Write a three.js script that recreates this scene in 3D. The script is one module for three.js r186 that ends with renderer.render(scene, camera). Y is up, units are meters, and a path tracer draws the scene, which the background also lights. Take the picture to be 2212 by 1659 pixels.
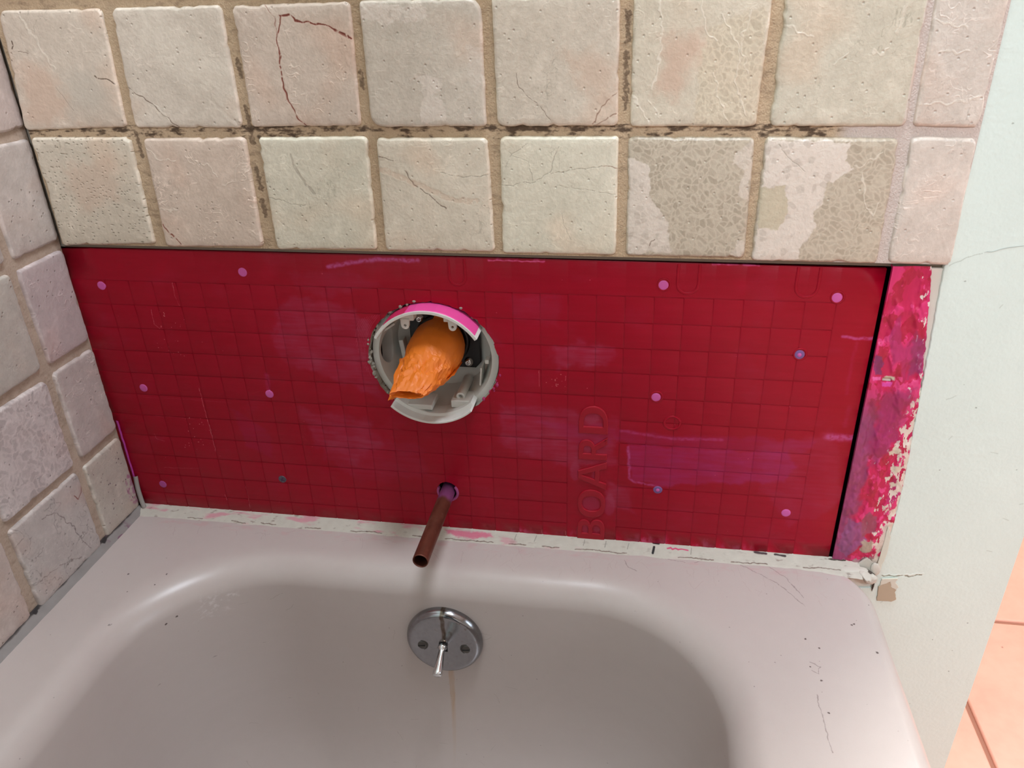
import * as THREE from 'three';
import { mergeGeometries, mergeVertices, toCreasedNormals } from 'three/addons/utils/BufferGeometryUtils.js';
import { RoundedBoxGeometry } from 'three/addons/geometries/RoundedBoxGeometry.js';
import { RectAreaLightUniformsLib } from 'three/addons/lights/RectAreaLightUniformsLib.js';
import { FontLoader } from 'three/addons/loaders/FontLoader.js';
import { TextGeometry } from 'three/addons/geometries/TextGeometry.js';
import { MarchingCubes } from 'three/addons/objects/MarchingCubes.js';
import { Brush, Evaluator, SUBTRACTION } from 'three-bvh-csg';

// ---------------------------------------------------------------- camera, exposure, lights
// World: x along the end wall from the left corner, y up from the tub deck, z out of the end wall. Metres.
const scene = new THREE.Scene();
scene.background = new THREE.Color().setRGB(3.4, 4.0, 4.7); // plain bright overcast sky outside the window
const camera = new THREE.PerspectiveCamera(52.34, 4 / 3, 0.02, 30);
camera.position.set(0.5704, 0.5459, 0.6699);
camera.rotation.order = 'YXZ';
camera.rotation.set(-0.4789, 0.1732, -0.0314);
const renderer = new THREE.WebGLRenderer({ antialias: true });
renderer.toneMapping = THREE.LinearToneMapping;
renderer.toneMappingExposure = 1.0;
renderer.shadowMap.enabled = true;
RectAreaLightUniformsLib.init();

const FLOOR = -0.37, CEIL = 1.98;
// ceiling lamps: [x, z, width, depth, intensity, colour]
const LAMPS = [
  { x: 0.72, z: 0.28, w: 0.36, d: 0.36, power: 42, color: 0xeaf3ff, label: 'square white ceiling panel lamp over the drain end of the tub' },
  { x: 0.9, z: 2.15, w: 0.42, d: 0.42, power: 108, color: 0xeaf3ff, label: 'square white ceiling panel lamp over the bathroom floor' },
  { x: 1.75, z: -0.85, w: 0.5, d: 0.5, power: 56, color: 0xfff8f2, label: 'square white ceiling panel lamp behind the wall end' },
];
const BACK_R1 = [[[0.0105,0.5318],[0.1087,0.5314],[0.1059,0.4353],[0.0015,0.4326]],[[0.1182,0.5344],[0.2184,0.5348],[0.2184,0.4347],[0.114,0.4349]],[[0.2277,0.5383],[0.3303,0.5352],[0.3279,0.4361],[0.2273,0.4355]],[[0.3374,0.5357],[0.4378,0.5319],[0.4384,0.4355],[0.3366,0.4353]],[[0.4459,0.533],[0.5465,0.5302],[0.548,0.4357],[0.4471,0.4355]],[[0.5566,0.5303],[0.6595,0.5275],[0.6576,0.4348],[0.5574,0.4353]],[[0.6677,0.5276],[0.7687,0.5248],[0.77,0.4349],[0.6675,0.4351]],[[0.7731,0.525],[0.8228,0.5235],[0.8231,0.4341],[0.7751,0.4349]]];
const BACK_R2 = [[[0.0052,0.4268],[0.1062,0.4268],[0.1058,0.3264],[0.0053,0.3227]],[[0.1189,0.426],[0.219,0.4268],[0.2177,0.3261],[0.1169,0.3238]],[[0.2308,0.4268],[0.3323,0.4276],[0.3301,0.3259],[0.2308,0.3237]],[[0.3397,0.4265],[0.4388,0.4265],[0.4413,0.3263],[0.338,0.3248]],[[0.4487,0.4276],[0.549,0.4276],[0.5501,0.3255],[0.448,0.3252]],[[0.5562,0.4276],[0.6581,0.4269],[0.6602,0.3257],[0.5583,0.3253]],[[0.6656,0.4276],[0.768,0.4259],[0.7684,0.3235],[0.6654,0.3237]],[[0.7758,0.4276],[0.8243,0.4262],[0.8268,0.3238],[0.7764,0.3237]]];
const BACK_VEINS = [["dark",0.8,0.8,[[0.0881,0.4791],[0.0985,0.4763],[0.105,0.4724]]],["dark",0.9,0.9,[[0.0163,0.5092],[0.0169,0.5058],[0.0145,0.5032]]],["dark",0.5,0.6,[[0.0199,0.5001],[0.0286,0.4989]]],["light",2,0.5,[[0.0309,0.5284],[0.04,0.508],[0.0439,0.4967],[0.0514,0.4852]]],["dark",0.5,0.35,[[0.0463,0.4698],[0.0523,0.4599],[0.0584,0.45]]],["dark",0.7,0.7,[[0.1157,0.4704],[0.1263,0.4633],[0.1376,0.4555],[0.1463,0.4456],[0.1573,0.4356]]],["light",1.5,0.5,[[0.1376,0.4555],[0.1453,0.4503],[0.1483,0.4408]]],["red",1.2,1,[[0.2691,0.5237],[0.2785,0.5245],[0.2818,0.5196],[0.2971,0.5179],[0.3098,0.5146],[0.3192,0.5106],[0.3274,0.5063]]],["red",2.4,0.7,[[0.3147,0.5124],[0.3214,0.5092],[0.3251,0.507]]],["red",1.0,0.85,[[0.2699,0.5237],[0.2676,0.5147],[0.2643,0.5078],[0.2634,0.491],[0.2629,0.4712],[0.2652,0.4577],[0.2707,0.4451],[0.2784,0.4343]]],["red",0.8,0.4,[[0.2563,0.5332],[0.2642,0.5207],[0.2643,0.5078]]],["red",1.5,0.35,[[0.2641,0.4971],[0.2626,0.479],[0.2645,0.4585]]],["brown",0.7,0.7,[[0.5464,0.4615],[0.5384,0.4559],[0.5326,0.4477],[0.5268,0.4376]]],["brown",0.7,0.7,[[0.5461,0.4455],[0.5347,0.4405],[0.5279,0.4365]]],["dark",0.5,0.5,[[0.4643,0.477],[0.4663,0.4668],[0.4741,0.4588],[0.4852,0.4512],[0.4927,0.4399]]],["light",1.6,0.7,[[0.5755,0.528],[0.5793,0.5048],[0.5771,0.4805],[0.5741,0.4644]]],["light",1.2,0.7,[[0.5579,0.4659],[0.5641,0.4508],[0.573,0.4364]]],["light",1.2,0.6,[[0.5704,0.4571],[0.5819,0.4428]]],["light",1.4,0.6,[[0.6078,0.5272],[0.6094,0.5158],[0.6146,0.5028],[0.6213,0.4981]]],["light",1.2,0.5,[[0.6233,0.5174],[0.6396,0.4913],[0.6385,0.4679],[0.6481,0.4436]]],["light",1,0.5,[[0.6199,0.4783],[0.625,0.4612],[0.6341,0.4402]]],["light",1,0.5,[[0.645,0.5201],[0.6389,0.4978],[0.6465,0.4746]]],["light",1.6,0.6,[[0.734,0.4879],[0.738,0.4914],[0.7402,0.4878],[0.7452,0.4913]]],["light",1.5,0.45,[[0.6694,0.5088],[0.6796,0.5051],[0.6911,0.5014]]],["light",1.2,0.4,[[0.7089,0.4805],[0.7134,0.4843],[0.7179,0.4875]]],["light",1.6,0.4,[[0.7496,0.5022],[0.7527,0.5115],[0.7535,0.5207]]],["light",1.6,0.45,[[0.7762,0.5101],[0.7887,0.5061],[0.7986,0.5038]]],["light",1.5,0.4,[[0.7829,0.4884],[0.7926,0.4883],[0.8038,0.4878]]],["light",1.6,0.4,[[0.7774,0.4516],[0.8003,0.4525],[0.8208,0.4557]]],["red",0.9,0.8,[[0.1155,0.3561],[0.1203,0.3449],[0.1285,0.3351],[0.1337,0.327]]],["light",1,0.5,[[0.1231,0.4174],[0.1296,0.4071],[0.1481,0.4071]]],["light",1,0.5,[[0.1659,0.4052],[0.1791,0.4031],[0.1859,0.3928]]],["light",1,0.4,[[0.1887,0.3844],[0.2028,0.3866],[0.2089,0.4054]]],["light",1.2,0.5,[[0.1204,0.3619],[0.1317,0.3599],[0.137,0.3621]]],["grey",2.2,0.35,[[0.2591,0.4113],[0.2643,0.395],[0.2773,0.3768]]],["grey",0.6,0.4,[[0.2299,0.3742],[0.2495,0.3702],[0.2667,0.3661]]],["dark",0.8,0.6,[[0.3405,0.4116],[0.3551,0.4065]]],["dark",0.8,0.65,[[0.3636,0.3985],[0.3745,0.3841],[0.3872,0.374],[0.3988,0.365]]],["grey",0.7,0.5,[[0.3936,0.3975],[0.4144,0.3933],[0.4378,0.3955]]],["pink",5,0.3,[[0.3418,0.4],[0.3715,0.3881],[0.4069,0.3726],[0.4269,0.3728]]],["grey",0.7,0.5,[[0.4481,0.3864],[0.4773,0.3895],[0.4917,0.3982],[0.4989,0.419]]],["brown",0.8,0.6,[[0.5356,0.4039],[0.5491,0.4025]]],["grey",0.6,0.5,[[0.4925,0.3971],[0.5162,0.4011],[0.5356,0.4039]]],["grey",0.5,0.4,[[0.457,0.4143],[0.4728,0.4067],[0.4765,0.391]]],["grey",0.5,0.4,[[0.4731,0.422],[0.461,0.4143],[0.4527,0.4027]]],["grey",0.5,0.35,[[0.4965,0.3873],[0.5203,0.3836],[0.5479,0.3799]]],["grey",0.5,0.35,[[0.5025,0.3633],[0.5054,0.3468],[0.5107,0.3386]]],["light",1.2,0.6,[[0.7434,0.3989],[0.7478,0.3859],[0.7518,0.3709],[0.7574,0.3652],[0.7611,0.3748]]],["light",1,0.5,[[0.7383,0.4043],[0.7479,0.4098],[0.7576,0.4134]]],["grey",0.6,0.4,[[0.6755,0.4222],[0.684,0.4114],[0.6998,0.4004]]],["dark",0.5,0.7,[[0.579,0.3358],[0.5804,0.34],[0.5835,0.3409]]]];
const BACK_PATCHES = [["pink",0.7,[[0.0197,0.4933],[0.0469,0.4853],[0.0551,0.454],[0.0303,0.4359],[0.0072,0.438],[0.0124,0.4662]]],["grey",0.5,[[0.0593,0.4813],[0.0876,0.4848],[0.1021,0.4576],[0.1033,0.4378],[0.0505,0.4399],[0.0542,0.4658]]],["light",0.45,[[0.149,0.5312],[0.1716,0.5201],[0.1935,0.5054],[0.2183,0.4832],[0.2109,0.4683],[0.185,0.4686],[0.1582,0.4839],[0.138,0.5064]]],["white",0.85,[[0.3385,0.5323],[0.3922,0.5277],[0.3943,0.5214],[0.3815,0.5145],[0.368,0.5185],[0.3587,0.5112],[0.3535,0.5175],[0.3372,0.5216]]],["white",0.8,[[0.3793,0.4766],[0.4036,0.4756],[0.4021,0.4648],[0.3923,0.4609],[0.4007,0.4568],[0.4058,0.4435],[0.3831,0.4368],[0.3815,0.4518],[0.3868,0.462]]],["white",0.45,[[0.4245,0.5001],[0.4353,0.4962],[0.4371,0.4695],[0.4298,0.4617],[0.4247,0.4761]]],["pink",0.55,[[0.5019,0.4941],[0.5455,0.487],[0.5453,0.4494],[0.5207,0.461]]],["pink",0.8,[[0.5817,0.5047],[0.6146,0.5028],[0.6167,0.4946],[0.6002,0.4768],[0.5953,0.4555],[0.5779,0.4605]]],["cell",0.8,[[0.6139,0.508],[0.6547,0.523],[0.6595,0.4365],[0.6091,0.4359],[0.6096,0.475]]],["pink",0.5,[[0.0281,0.4002],[0.0834,0.409],[0.0818,0.3702],[0.0386,0.3562]]],["cellgrey",1,[[0.5554,0.4295],[0.6603,0.4294],[0.6626,0.3245],[0.5579,0.3244]]],["white",0.8,[[0.5569,0.4108],[0.5747,0.4041],[0.5781,0.3904],[0.5761,0.3775],[0.5847,0.3677],[0.594,0.3562],[0.5983,0.3313],[0.5598,0.327]]],["white",0.6,[[0.6422,0.413],[0.6572,0.4258],[0.657,0.3773],[0.648,0.381],[0.6527,0.4001],[0.6411,0.4056]]],["white",0.6,[[0.6513,0.3415],[0.6576,0.3396],[0.6581,0.3269],[0.6486,0.3291]]],["cellgrey",0.9,[[0.6603,0.4294],[0.7687,0.4276],[0.7705,0.3219],[0.6628,0.3228]]],["white",0.95,[[0.6672,0.4258],[0.7313,0.4234],[0.7298,0.409],[0.7358,0.4025],[0.7186,0.3901],[0.7159,0.3738],[0.7113,0.368],[0.7146,0.3555],[0.7103,0.3467],[0.7023,0.3365],[0.7064,0.3264],[0.6666,0.3238]]],["tan",0.8,[[0.6652,0.387],[0.6862,0.3887],[0.6881,0.3622],[0.6844,0.3506],[0.6677,0.3519]]]];
const BOARD_PATCHES = [["haze",0.5,[[0.2118,0.256],[0.2393,0.2742],[0.277,0.2706],[0.3127,0.2524],[0.3086,0.2171],[0.3163,0.163],[0.2648,0.1834],[0.2261,0.1937],[0.2066,0.2071]]],["haze",0.35,[[0.4295,0.2569],[0.4394,0.2453],[0.4402,0.2307],[0.4323,0.2377]]],["haze",0.6,[[0.4885,0.2279],[0.5174,0.2375],[0.5524,0.2357],[0.5443,0.2133],[0.4952,0.2084]]],["haze",0.55,[[0.4388,0.1638],[0.5067,0.1626],[0.5549,0.1577],[0.5567,0.1033],[0.5142,0.0915],[0.4708,0.1025],[0.4371,0.1171]]],["haze",0.45,[[0.2185,0.1478],[0.2992,0.1359],[0.3114,0.1082],[0.2718,0.0817],[0.2324,0.1026]]],["haze",0.3,[[0.2329,0.2932],[0.3003,0.3044],[0.3259,0.2865],[0.2682,0.2751]]],["haze",0.3,[[0.4518,0.2812],[0.504,0.283],[0.4953,0.2547],[0.4555,0.2579]]],["haze",0.5,[[0.548,0.0798],[0.5722,0.0702],[0.5782,0.0411],[0.5488,0.0504]]],["haze",0.3,[[0.2457,0.121],[0.3473,0.1107],[0.3593,0.0705],[0.2795,0.0579],[0.2405,0.0853]]],["haze",0.35,[[0.6947,0.1353],[0.7605,0.1555],[0.7857,0.077],[0.7334,0.0376],[0.7054,0.0814]]],["violet",0.75,[[0.5689,0.1264],[0.6692,0.1276],[0.7216,0.1293],[0.7326,0.1113],[0.7217,0.0939],[0.6001,0.0783],[0.5726,0.0824]]],["violet",0.45,[[0.5494,0.144],[0.5966,0.1392],[0.6678,0.1414],[0.7453,0.1441],[0.7387,0.1305],[0.6336,0.1267],[0.5559,0.1282]]],["violet",0.35,[[0.4762,0.1473],[0.5507,0.1468],[0.5514,0.1252],[0.514,0.1225]]],["violet",0.3,[[0.1438,0.1433],[0.1815,0.1167],[0.1804,0.0808],[0.1506,0.0968]]]];
const BOARD_STROKES = [["lilac",4,0.8,[[0.2768,0.3056],[0.3011,0.3104],[0.3271,0.3143],[0.347,0.3139],[0.3659,0.3139]]],["pinkline",1.5,0.9,[[0.4334,0.316],[0.4528,0.3161],[0.4849,0.316]]],["pinkline",1.5,0.8,[[0.6347,0.3173],[0.6504,0.3181],[0.674,0.3175]]],["lilac",7,0.75,[[0.7574,0.1481],[0.77,0.1484],[0.7826,0.1482]]],["lilac",3,0.7,[[0.7534,0.2529],[0.7654,0.2516],[0.7809,0.2523]]],["lilac",2.5,0.6,[[0.5686,0.1236],[0.5716,0.0846],[0.5774,0.081],[0.6001,0.0777]]],["lilac",3,0.4,[[0.56,0.1421],[0.6104,0.1358],[0.6593,0.1381]]],["lilac",3,0.14,[[0.7661,0.2475],[0.7659,0.2197],[0.7657,0.1957]]],["lilac",4,0.15,[[0.7709,0.1813],[0.77,0.1612]]],["lilac",4,0.3,[[0.1919,0.185],[0.1909,0.1685]]],["cream",0.5,0.48,[[0.0782,0.2546],[0.0775,0.2381],[0.0825,0.2331]]],["cream",0.5,0.48,[[0.1092,0.2842],[0.1087,0.2698],[0.1114,0.2599]]],["cream",0.6,0.54,[[0.1391,0.0389],[0.1397,0.0273],[0.1387,0.0076]]],["cream",0.6,0.48,[[0.1109,0.0262],[0.1121,0.0185]]],["cream",0.7,0.54,[[0.4544,0.0065],[0.4543,0.0034]]],["cream",0.7,0.54,[[0.48,0.0103],[0.48,0.0052]]],["cream",0.7,0.54,[[0.5059,0.0115],[0.5064,0.0046]]],["cream",0.5,0.48,[[0.4788,0.205],[0.4792,0.1974],[0.4791,0.1872]]],["cream",0.6,0.54,[[0.5052,0.2003],[0.5052,0.1953]]],["cream",0.5,0.42,[[0.0425,0.1038],[0.0435,0.0966],[0.0525,0.0941]]],["cream",0.6,0.48,[[0.111,0.1652],[0.111,0.1413],[0.1126,0.1121],[0.1122,0.085]]],["cream",0.4,0.24,[[0.0418,0.1498],[0.0914,0.1504],[0.145,0.149]]],["cream",0.4,0.24,[[0.0468,0.1268],[0.0965,0.1258]]],["cream",0.6,0.36,[[0.0433,0.058],[0.0869,0.0601]]]];
const SPECKS = [[[0.0825,0.2435],[0.0976,0.2415],[0.1139,0.2447]],[[0.0703,0.2168],[0.0904,0.2123],[0.1103,0.2079]],[[0.0832,0.1161],[0.1003,0.1184],[0.1161,0.1153]],[[0.0756,0.0964],[0.0923,0.0957],[0.1058,0.0936]],[[0.4883,0.1979],[0.4952,0.1932],[0.502,0.192]]];
const DECK_SPECKS = [[0.8067,0.0532],[0.7857,0.0824],[0.7484,0.1172],[0.7436,0.155],[0.743,0.1889],[0.738,0.1074],[0.7365,0.1405],[0.0699,0.1307],[0.0924,0.1167],[0.0959,0.1006],[0.08,0.1731],[0.1404,0.1462],[0.0549,0.1058],[0.137,0.1549],[0.7982,0.1161],[0.7833,0.0839]];
const DECK_STROKES = [[[0.737,0.1707],[0.7371,0.1851],[0.7379,0.2164],[0.7394,0.2267]],[[0.7609,0.0088],[0.7803,0.0133],[0.802,0.0161]],[[0.6425,0.0129],[0.672,-0.0057],[0.7104,-0.0105]],[[0.5709,0.0183],[0.5741,0.0289],[0.5832,0.0328]],[[0.5656,0.0039],[0.6093,0.0098],[0.633,0.0142]],[[0.7374,0.135],[0.7453,0.1393],[0.7423,0.1475],[0.7376,0.1455]],[[0.0794,0.1744],[0.082,0.1716]],[[0.6895,0.0106],[0.7232,0.0344],[0.745,0.0644]],[[0.7091,0.0009],[0.7333,0.0263],[0.7449,0.0516]]];

// ---------------------------------------------------------------- noise and small helpers
let rngState = 12345;
const seed = (s) => { rngState = (s * 2654435761) >>> 0 || 1; };
const rnd = () => { rngState ^= rngState << 13; rngState >>>= 0; rngState ^= rngState >>> 17; rngState ^= rngState << 5; rngState >>>= 0; return rngState / 4294967296; };
const rr = (a, b) => a + (b - a) * rnd();
const PERM = new Uint16Array(1024), GX = new Float32Array(256), GY = new Float32Array(256);
seed(77);
for (let i = 0; i < 256; i++) PERM[i] = i;
for (let i = 255; i > 0; i--) { const j = Math.floor(rnd() * (i + 1)); [PERM[i], PERM[j]] = [PERM[j], PERM[i]]; }
for (let i = 256; i < 1024; i++) PERM[i] = PERM[i & 255];
for (let i = 0; i < 256; i++) { const a = rnd() * Math.PI * 2; GX[i] = Math.cos(a); GY[i] = Math.sin(a); }
function noise(x, y) {
  const fx = Math.floor(x), fy = Math.floor(y), X = fx & 255, Y = fy & 255, u = x - fx, v = y - fy;
  const a = PERM[X + PERM[Y]], b = PERM[X + 1 + PERM[Y]], c = PERM[X + PERM[Y + 1]], d = PERM[X + 1 + PERM[Y + 1]];
  const su = u * u * u * (u * (u * 6 - 15) + 10), sv = v * v * v * (v * (v * 6 - 15) + 10);
  const p = GX[a] * u + GY[a] * v, q = GX[b] * (u - 1) + GY[b] * v, r = GX[c] * u + GY[c] * (v - 1), s = GX[d] * (u - 1) + GY[d] * (v - 1);
  return 1.4 * (p + su * (q - p) + sv * (r + su * (s - r) - p - su * (q - p)));
}
function fbm(x, y, o = 4, g = 0.5) { let s = 0, a = 1, t = 0; for (let i = 0; i < o; i++) { s += a * noise(x + i * 17.3, y - i * 9.1); t += a; a *= g; x *= 2.03; y *= 2.03; } return s / t; }
const mod = (n) => ((n % 256) + 256) % 256;
function cells(x, y, s = 0) { // distances to the two nearest feature points
  const X = Math.floor(x), Y = Math.floor(y); let d1 = 9, d2 = 9, id = 0;
  for (let j = -1; j <= 1; j++) for (let i = -1; i <= 1; i++) {
    const h = PERM[mod(X + i + s) + PERM[mod(Y + j)]], h2 = PERM[h + 91];
    const dx = X + i + h / 256 - x, dy = Y + j + h2 / 256 - y, d = Math.hypot(dx, dy);
    if (d < d1) { d2 = d1; d1 = d; id = h; } else if (d < d2) d2 = d;
  }
  return [d1, d2, id];
}
const clamp = (v, a = 0, b = 1) => (v < a ? a : v > b ? b : v);
const smooth = (a, b, v) => { const t = clamp((v - a) / (b - a)); return t * t * (3 - 2 * t); };
const lerp = (a, b, t) => a + (b - a) * t;

// a sheet of computed colour (sRGB 0..255) and relief (0..1) over a rectangle of a surface in metres
class Sheet {
  constructor(x0, y0, x1, y1, w, h) {
    Object.assign(this, { x0, y0, x1, y1, w, h }); this.c = new Float32Array(w * h * 3); this.b = new Float32Array(w * h).fill(0.5);
  }
  each(fn, bx0 = this.x0, by0 = this.y0, bx1 = this.x1, by1 = this.y1) {
    const { w, h, x0, y0 } = this, sx = (this.x1 - x0) / w, sy = (this.y1 - y0) / h;
    const i0 = clamp(Math.floor((bx0 - x0) / sx), 0, w), i1 = clamp(Math.ceil((bx1 - x0) / sx), 0, w), j0 = clamp(Math.floor((by0 - y0) / sy), 0, h), j1 = clamp(Math.ceil((by1 - y0) / sy), 0, h);
    for (let j = j0; j < j1; j++) for (let i = i0; i < i1; i++) fn(j * w + i, x0 + (i + 0.5) * sx, y0 + (j + 0.5) * sy);
  }
  mix(k, col, a) { const c = this.c; k *= 3; c[k] += (col[0] - c[k]) * a; c[k + 1] += (col[1] - c[k + 1]) * a; c[k + 2] += (col[2] - c[k + 2]) * a; }
  stroke(pts, width, col, alpha, { jit = 0.0012, freq = 120, bump = 0, broken = 0, soft = 0.35 } = {}) {
    const pad = width + jit * 2 + 0.001, xs = pts.map((p) => p[0]), ys = pts.map((p) => p[1]), hw = width / 2;
    this.each((k, x, y) => {
      const X = x + jit * fbm(x * freq, y * freq, 2), Y = y + jit * fbm(x * freq + 50, y * freq + 31, 2); let d = 9;
      for (let i = 0; i + 1 < pts.length; i++) {
        const [ax, ay] = pts[i], [bx, by] = pts[i + 1], dx = bx - ax, dy = by - ay, t = clamp(((X - ax) * dx + (Y - ay) * dy) / (dx * dx + dy * dy + 1e-12));
        const e = Math.hypot(X - ax - t * dx, Y - ay - t * dy); if (e < d) d = e;
      }
      let m = 1 - smooth(hw * (1 - soft), hw * (1 + soft), d);
      if (m <= 0) return;
      if (broken) m *= smooth(-broken, broken * 0.6, fbm(x * 260, y * 260, 2) + 0.25);
      this.mix(k, col, m * alpha); this.b[k] += bump * m;
    }, Math.min(...xs) - pad, Math.min(...ys) - pad, Math.max(...xs) + pad, Math.max(...ys) + pad);
  }
  patch(pts, fn, { warp = 0.004, freq = 70, soft = 0.0008 } = {}) { // fn(k, x, y, mask)
    const pad = warp + soft, xs = pts.map((p) => p[0]), ys = pts.map((p) => p[1]), n = pts.length;
    this.each((k, x, y) => {
      const X = x + warp * fbm(x * freq + 7, y * freq, 4, 0.6), Y = y + warp * fbm(x * freq + 70, y * freq + 40, 4, 0.6); let d = 9, inside = false;
      for (let i = 0, j = n - 1; i < n; j = i++) {
        const [ax, ay] = pts[j], [bx, by] = pts[i], dx = bx - ax, dy = by - ay, t = clamp(((X - ax) * dx + (Y - ay) * dy) / (dx * dx + dy * dy + 1e-12));
        d = Math.min(d, Math.hypot(X - ax - t * dx, Y - ay - t * dy));
        if (by > Y !== ay > Y && X < ((ax - bx) * (Y - by)) / (ay - by) + bx) inside = !inside;
      }
      const m = smooth(-soft, soft, inside ? d : -d); if (m > 0) fn(k, x, y, m);
    }, Math.min(...xs) - pad, Math.min(...ys) - pad, Math.max(...xs) + pad, Math.max(...ys) + pad);
  }
  dot(x, y, r, col, alpha, bump = 0) {
    this.each((k, X, Y) => { const d = Math.hypot(X - x, Y - y) / r + 0.5 * noise(X * 900, Y * 900); const m = 1 - smooth(0.6, 1.1, d); if (m > 0) { this.mix(k, col, m * alpha); this.b[k] += bump * m; } }, x - r * 1.6, y - r * 1.6, x + r * 1.6, y + r * 1.6);
  }
  tex(data, srgb) {
    const t = new THREE.DataTexture(data, this.w, this.h, THREE.RGBAFormat); t.magFilter = THREE.LinearFilter; t.minFilter = THREE.LinearMipmapLinearFilter; t.generateMipmaps = true;
    t.wrapS = t.wrapT = THREE.MirroredRepeatWrapping; if (srgb) t.colorSpace = THREE.SRGBColorSpace; t.needsUpdate = true; return t;
  }
  map() { const n = this.w * this.h, d = new Uint8Array(n * 4); for (let i = 0; i < n; i++) { d[i * 4] = clamp(this.c[i * 3], 0, 255); d[i * 4 + 1] = clamp(this.c[i * 3 + 1], 0, 255); d[i * 4 + 2] = clamp(this.c[i * 3 + 2], 0, 255); d[i * 4 + 3] = 255; } return this.tex(d, true); }
  bump() { const n = this.w * this.h, d = new Uint8Array(n * 4); for (let i = 0; i < n; i++) { d[i * 4] = d[i * 4 + 1] = d[i * 4 + 2] = clamp(this.b[i]) * 255; d[i * 4 + 3] = 255; } return this.tex(d, false); }
  uv(x, y) { return [(x - this.x0) / (this.x1 - this.x0), (y - this.y0) / (this.y1 - this.y0)]; }
}

const std = (o) => new THREE.MeshStandardMaterial(o);
const phys = (o) => new THREE.MeshPhysicalMaterial(o);
const used = new Map();
const numbered = (n) => { const k = used.get(n) || 0; used.set(n, k + 1); return k ? `${n}_${String(k).padStart(3, '0')}` : n; };
function mesh(name, geo, mat, parent = scene) { const m = new THREE.Mesh(geo, mat); m.name = parent === scene ? numbered(name) : name; m.castShadow = m.receiveShadow = true; parent.add(m); return m; }
function group(name, [x, y, z] = [0, 0, 0]) { const g = new THREE.Group(); g.name = numbered(name); g.position.set(x, y, z); scene.add(g); return g; }
function tag(o, label, category, grp) { Object.assign(o.userData, { label, category }); if (grp) o.userData.group = grp; return o; }
function structure(o, label, category) { o.userData.kind = 'structure'; if (label) o.userData.label = label; if (category) o.userData.category = category; return o; }
const box = (x0, x1, y0, y1, z0, z1) => { const g = new THREE.BoxGeometry(x1 - x0, y1 - y0, z1 - z0); g.translate((x0 + x1) / 2, (y0 + y1) / 2, (z0 + z1) / 2); return g; };
const rbox = (w, h, d, r, s = 2) => new RoundedBoxGeometry(w, h, d, s, r);
function planarUV(geo, sheet, f) { const p = geo.attributes.position, a = new Float32Array(p.count * 2); for (let i = 0; i < p.count; i++) { const [s, t] = f(p.getX(i), p.getY(i), p.getZ(i)); const [u, v] = sheet.uv(s, t); a[i * 2] = u; a[i * 2 + 1] = v; } geo.setAttribute('uv', new THREE.BufferAttribute(a, 2)); return geo; }
function gridGeo(nu, nv, f, flip = false) { // f(u, v) -> [x, y, z]
  const pos = [], uv = [], idx = [];
  for (let j = 0; j <= nv; j++) for (let i = 0; i <= nu; i++) { pos.push(...f(i / nu, j / nv)); uv.push(i / nu, j / nv); }
  for (let j = 0; j < nv; j++) for (let i = 0; i < nu; i++) { const a = j * (nu + 1) + i, b = a + 1, c = a + nu + 1, d = c + 1; flip ? idx.push(a, c, b, b, c, d) : idx.push(a, b, c, b, d, c); }
  const g = new THREE.BufferGeometry(); g.setAttribute('position', new THREE.Float32BufferAttribute(pos, 3)); g.setAttribute('uv', new THREE.Float32BufferAttribute(uv, 2)); g.setIndex(idx); g.computeVertexNormals(); return g;
}

// ---------------------------------------------------------------- stone tiles
const COL = { dark: [92, 72, 58], red: [118, 52, 38], brown: [140, 106, 88], grey: [146, 138, 122], light: [232, 222, 204], white: [224, 212, 198], pink: [214, 178, 152], tan: [196, 184, 156] };
const P = 0.11;
// quads are [top-left, top-right, bottom-right, bottom-left] in wall coordinates
const backTiles = [];
const TONE_R1 = [[210, 196, 178], [211, 199, 182], [209, 192, 175], [208, 197, 181], [210, 198, 180], [210, 199, 178], [206, 198, 178], [210, 199, 186]];
const TONE_R2 = [[208, 196, 176], [209, 190, 172], [218, 211, 190], [218, 207, 187], [219, 212, 191], [207, 195, 175], [206, 193, 174], [212, 200, 187]];
BACK_R1.forEach((q, i) => { const t = q.map((p) => [...p]); t[0][1] = 0.5335 - 0.0005 * (i % 3); t[1][1] = 0.533; backTiles.push({ q: t, tone: TONE_R1[i], style: i === 7 ? 'scribble' : i === 2 ? 'plain' : 'mottle', corner: i === 3 ? [0.004, 0.012, 0.004, 0.012] : null }); });
BACK_R2.forEach((q, i) => backTiles.push({ q, tone: TONE_R2[i], style: ['pits', 'scribble', 'mottle', 'mottle', 'mottle', 'mottle', 'mottle', 'scribble'][i] }));
for (let r = 1; r <= 2; r++) BACK_R1.forEach((q, i) => { // two more courses above the frame
  seed(900 + r * 20 + i); const b = 0.4345 + P * r, x0 = (q[0][0] + q[3][0]) / 2, x1 = (q[1][0] + q[2][0]) / 2;
  backTiles.push({ q: [[x0, b + 0.0985], [x1, b + 0.0985], [x1, b], [x0, b]], tone: [200 + rr(-6, 6), 186 + rr(-6, 6), 166 + rr(-6, 6)], style: rnd() < 0.5 ? 'mottle' : 'scribble' });
});
const leftTiles = [];
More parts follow.
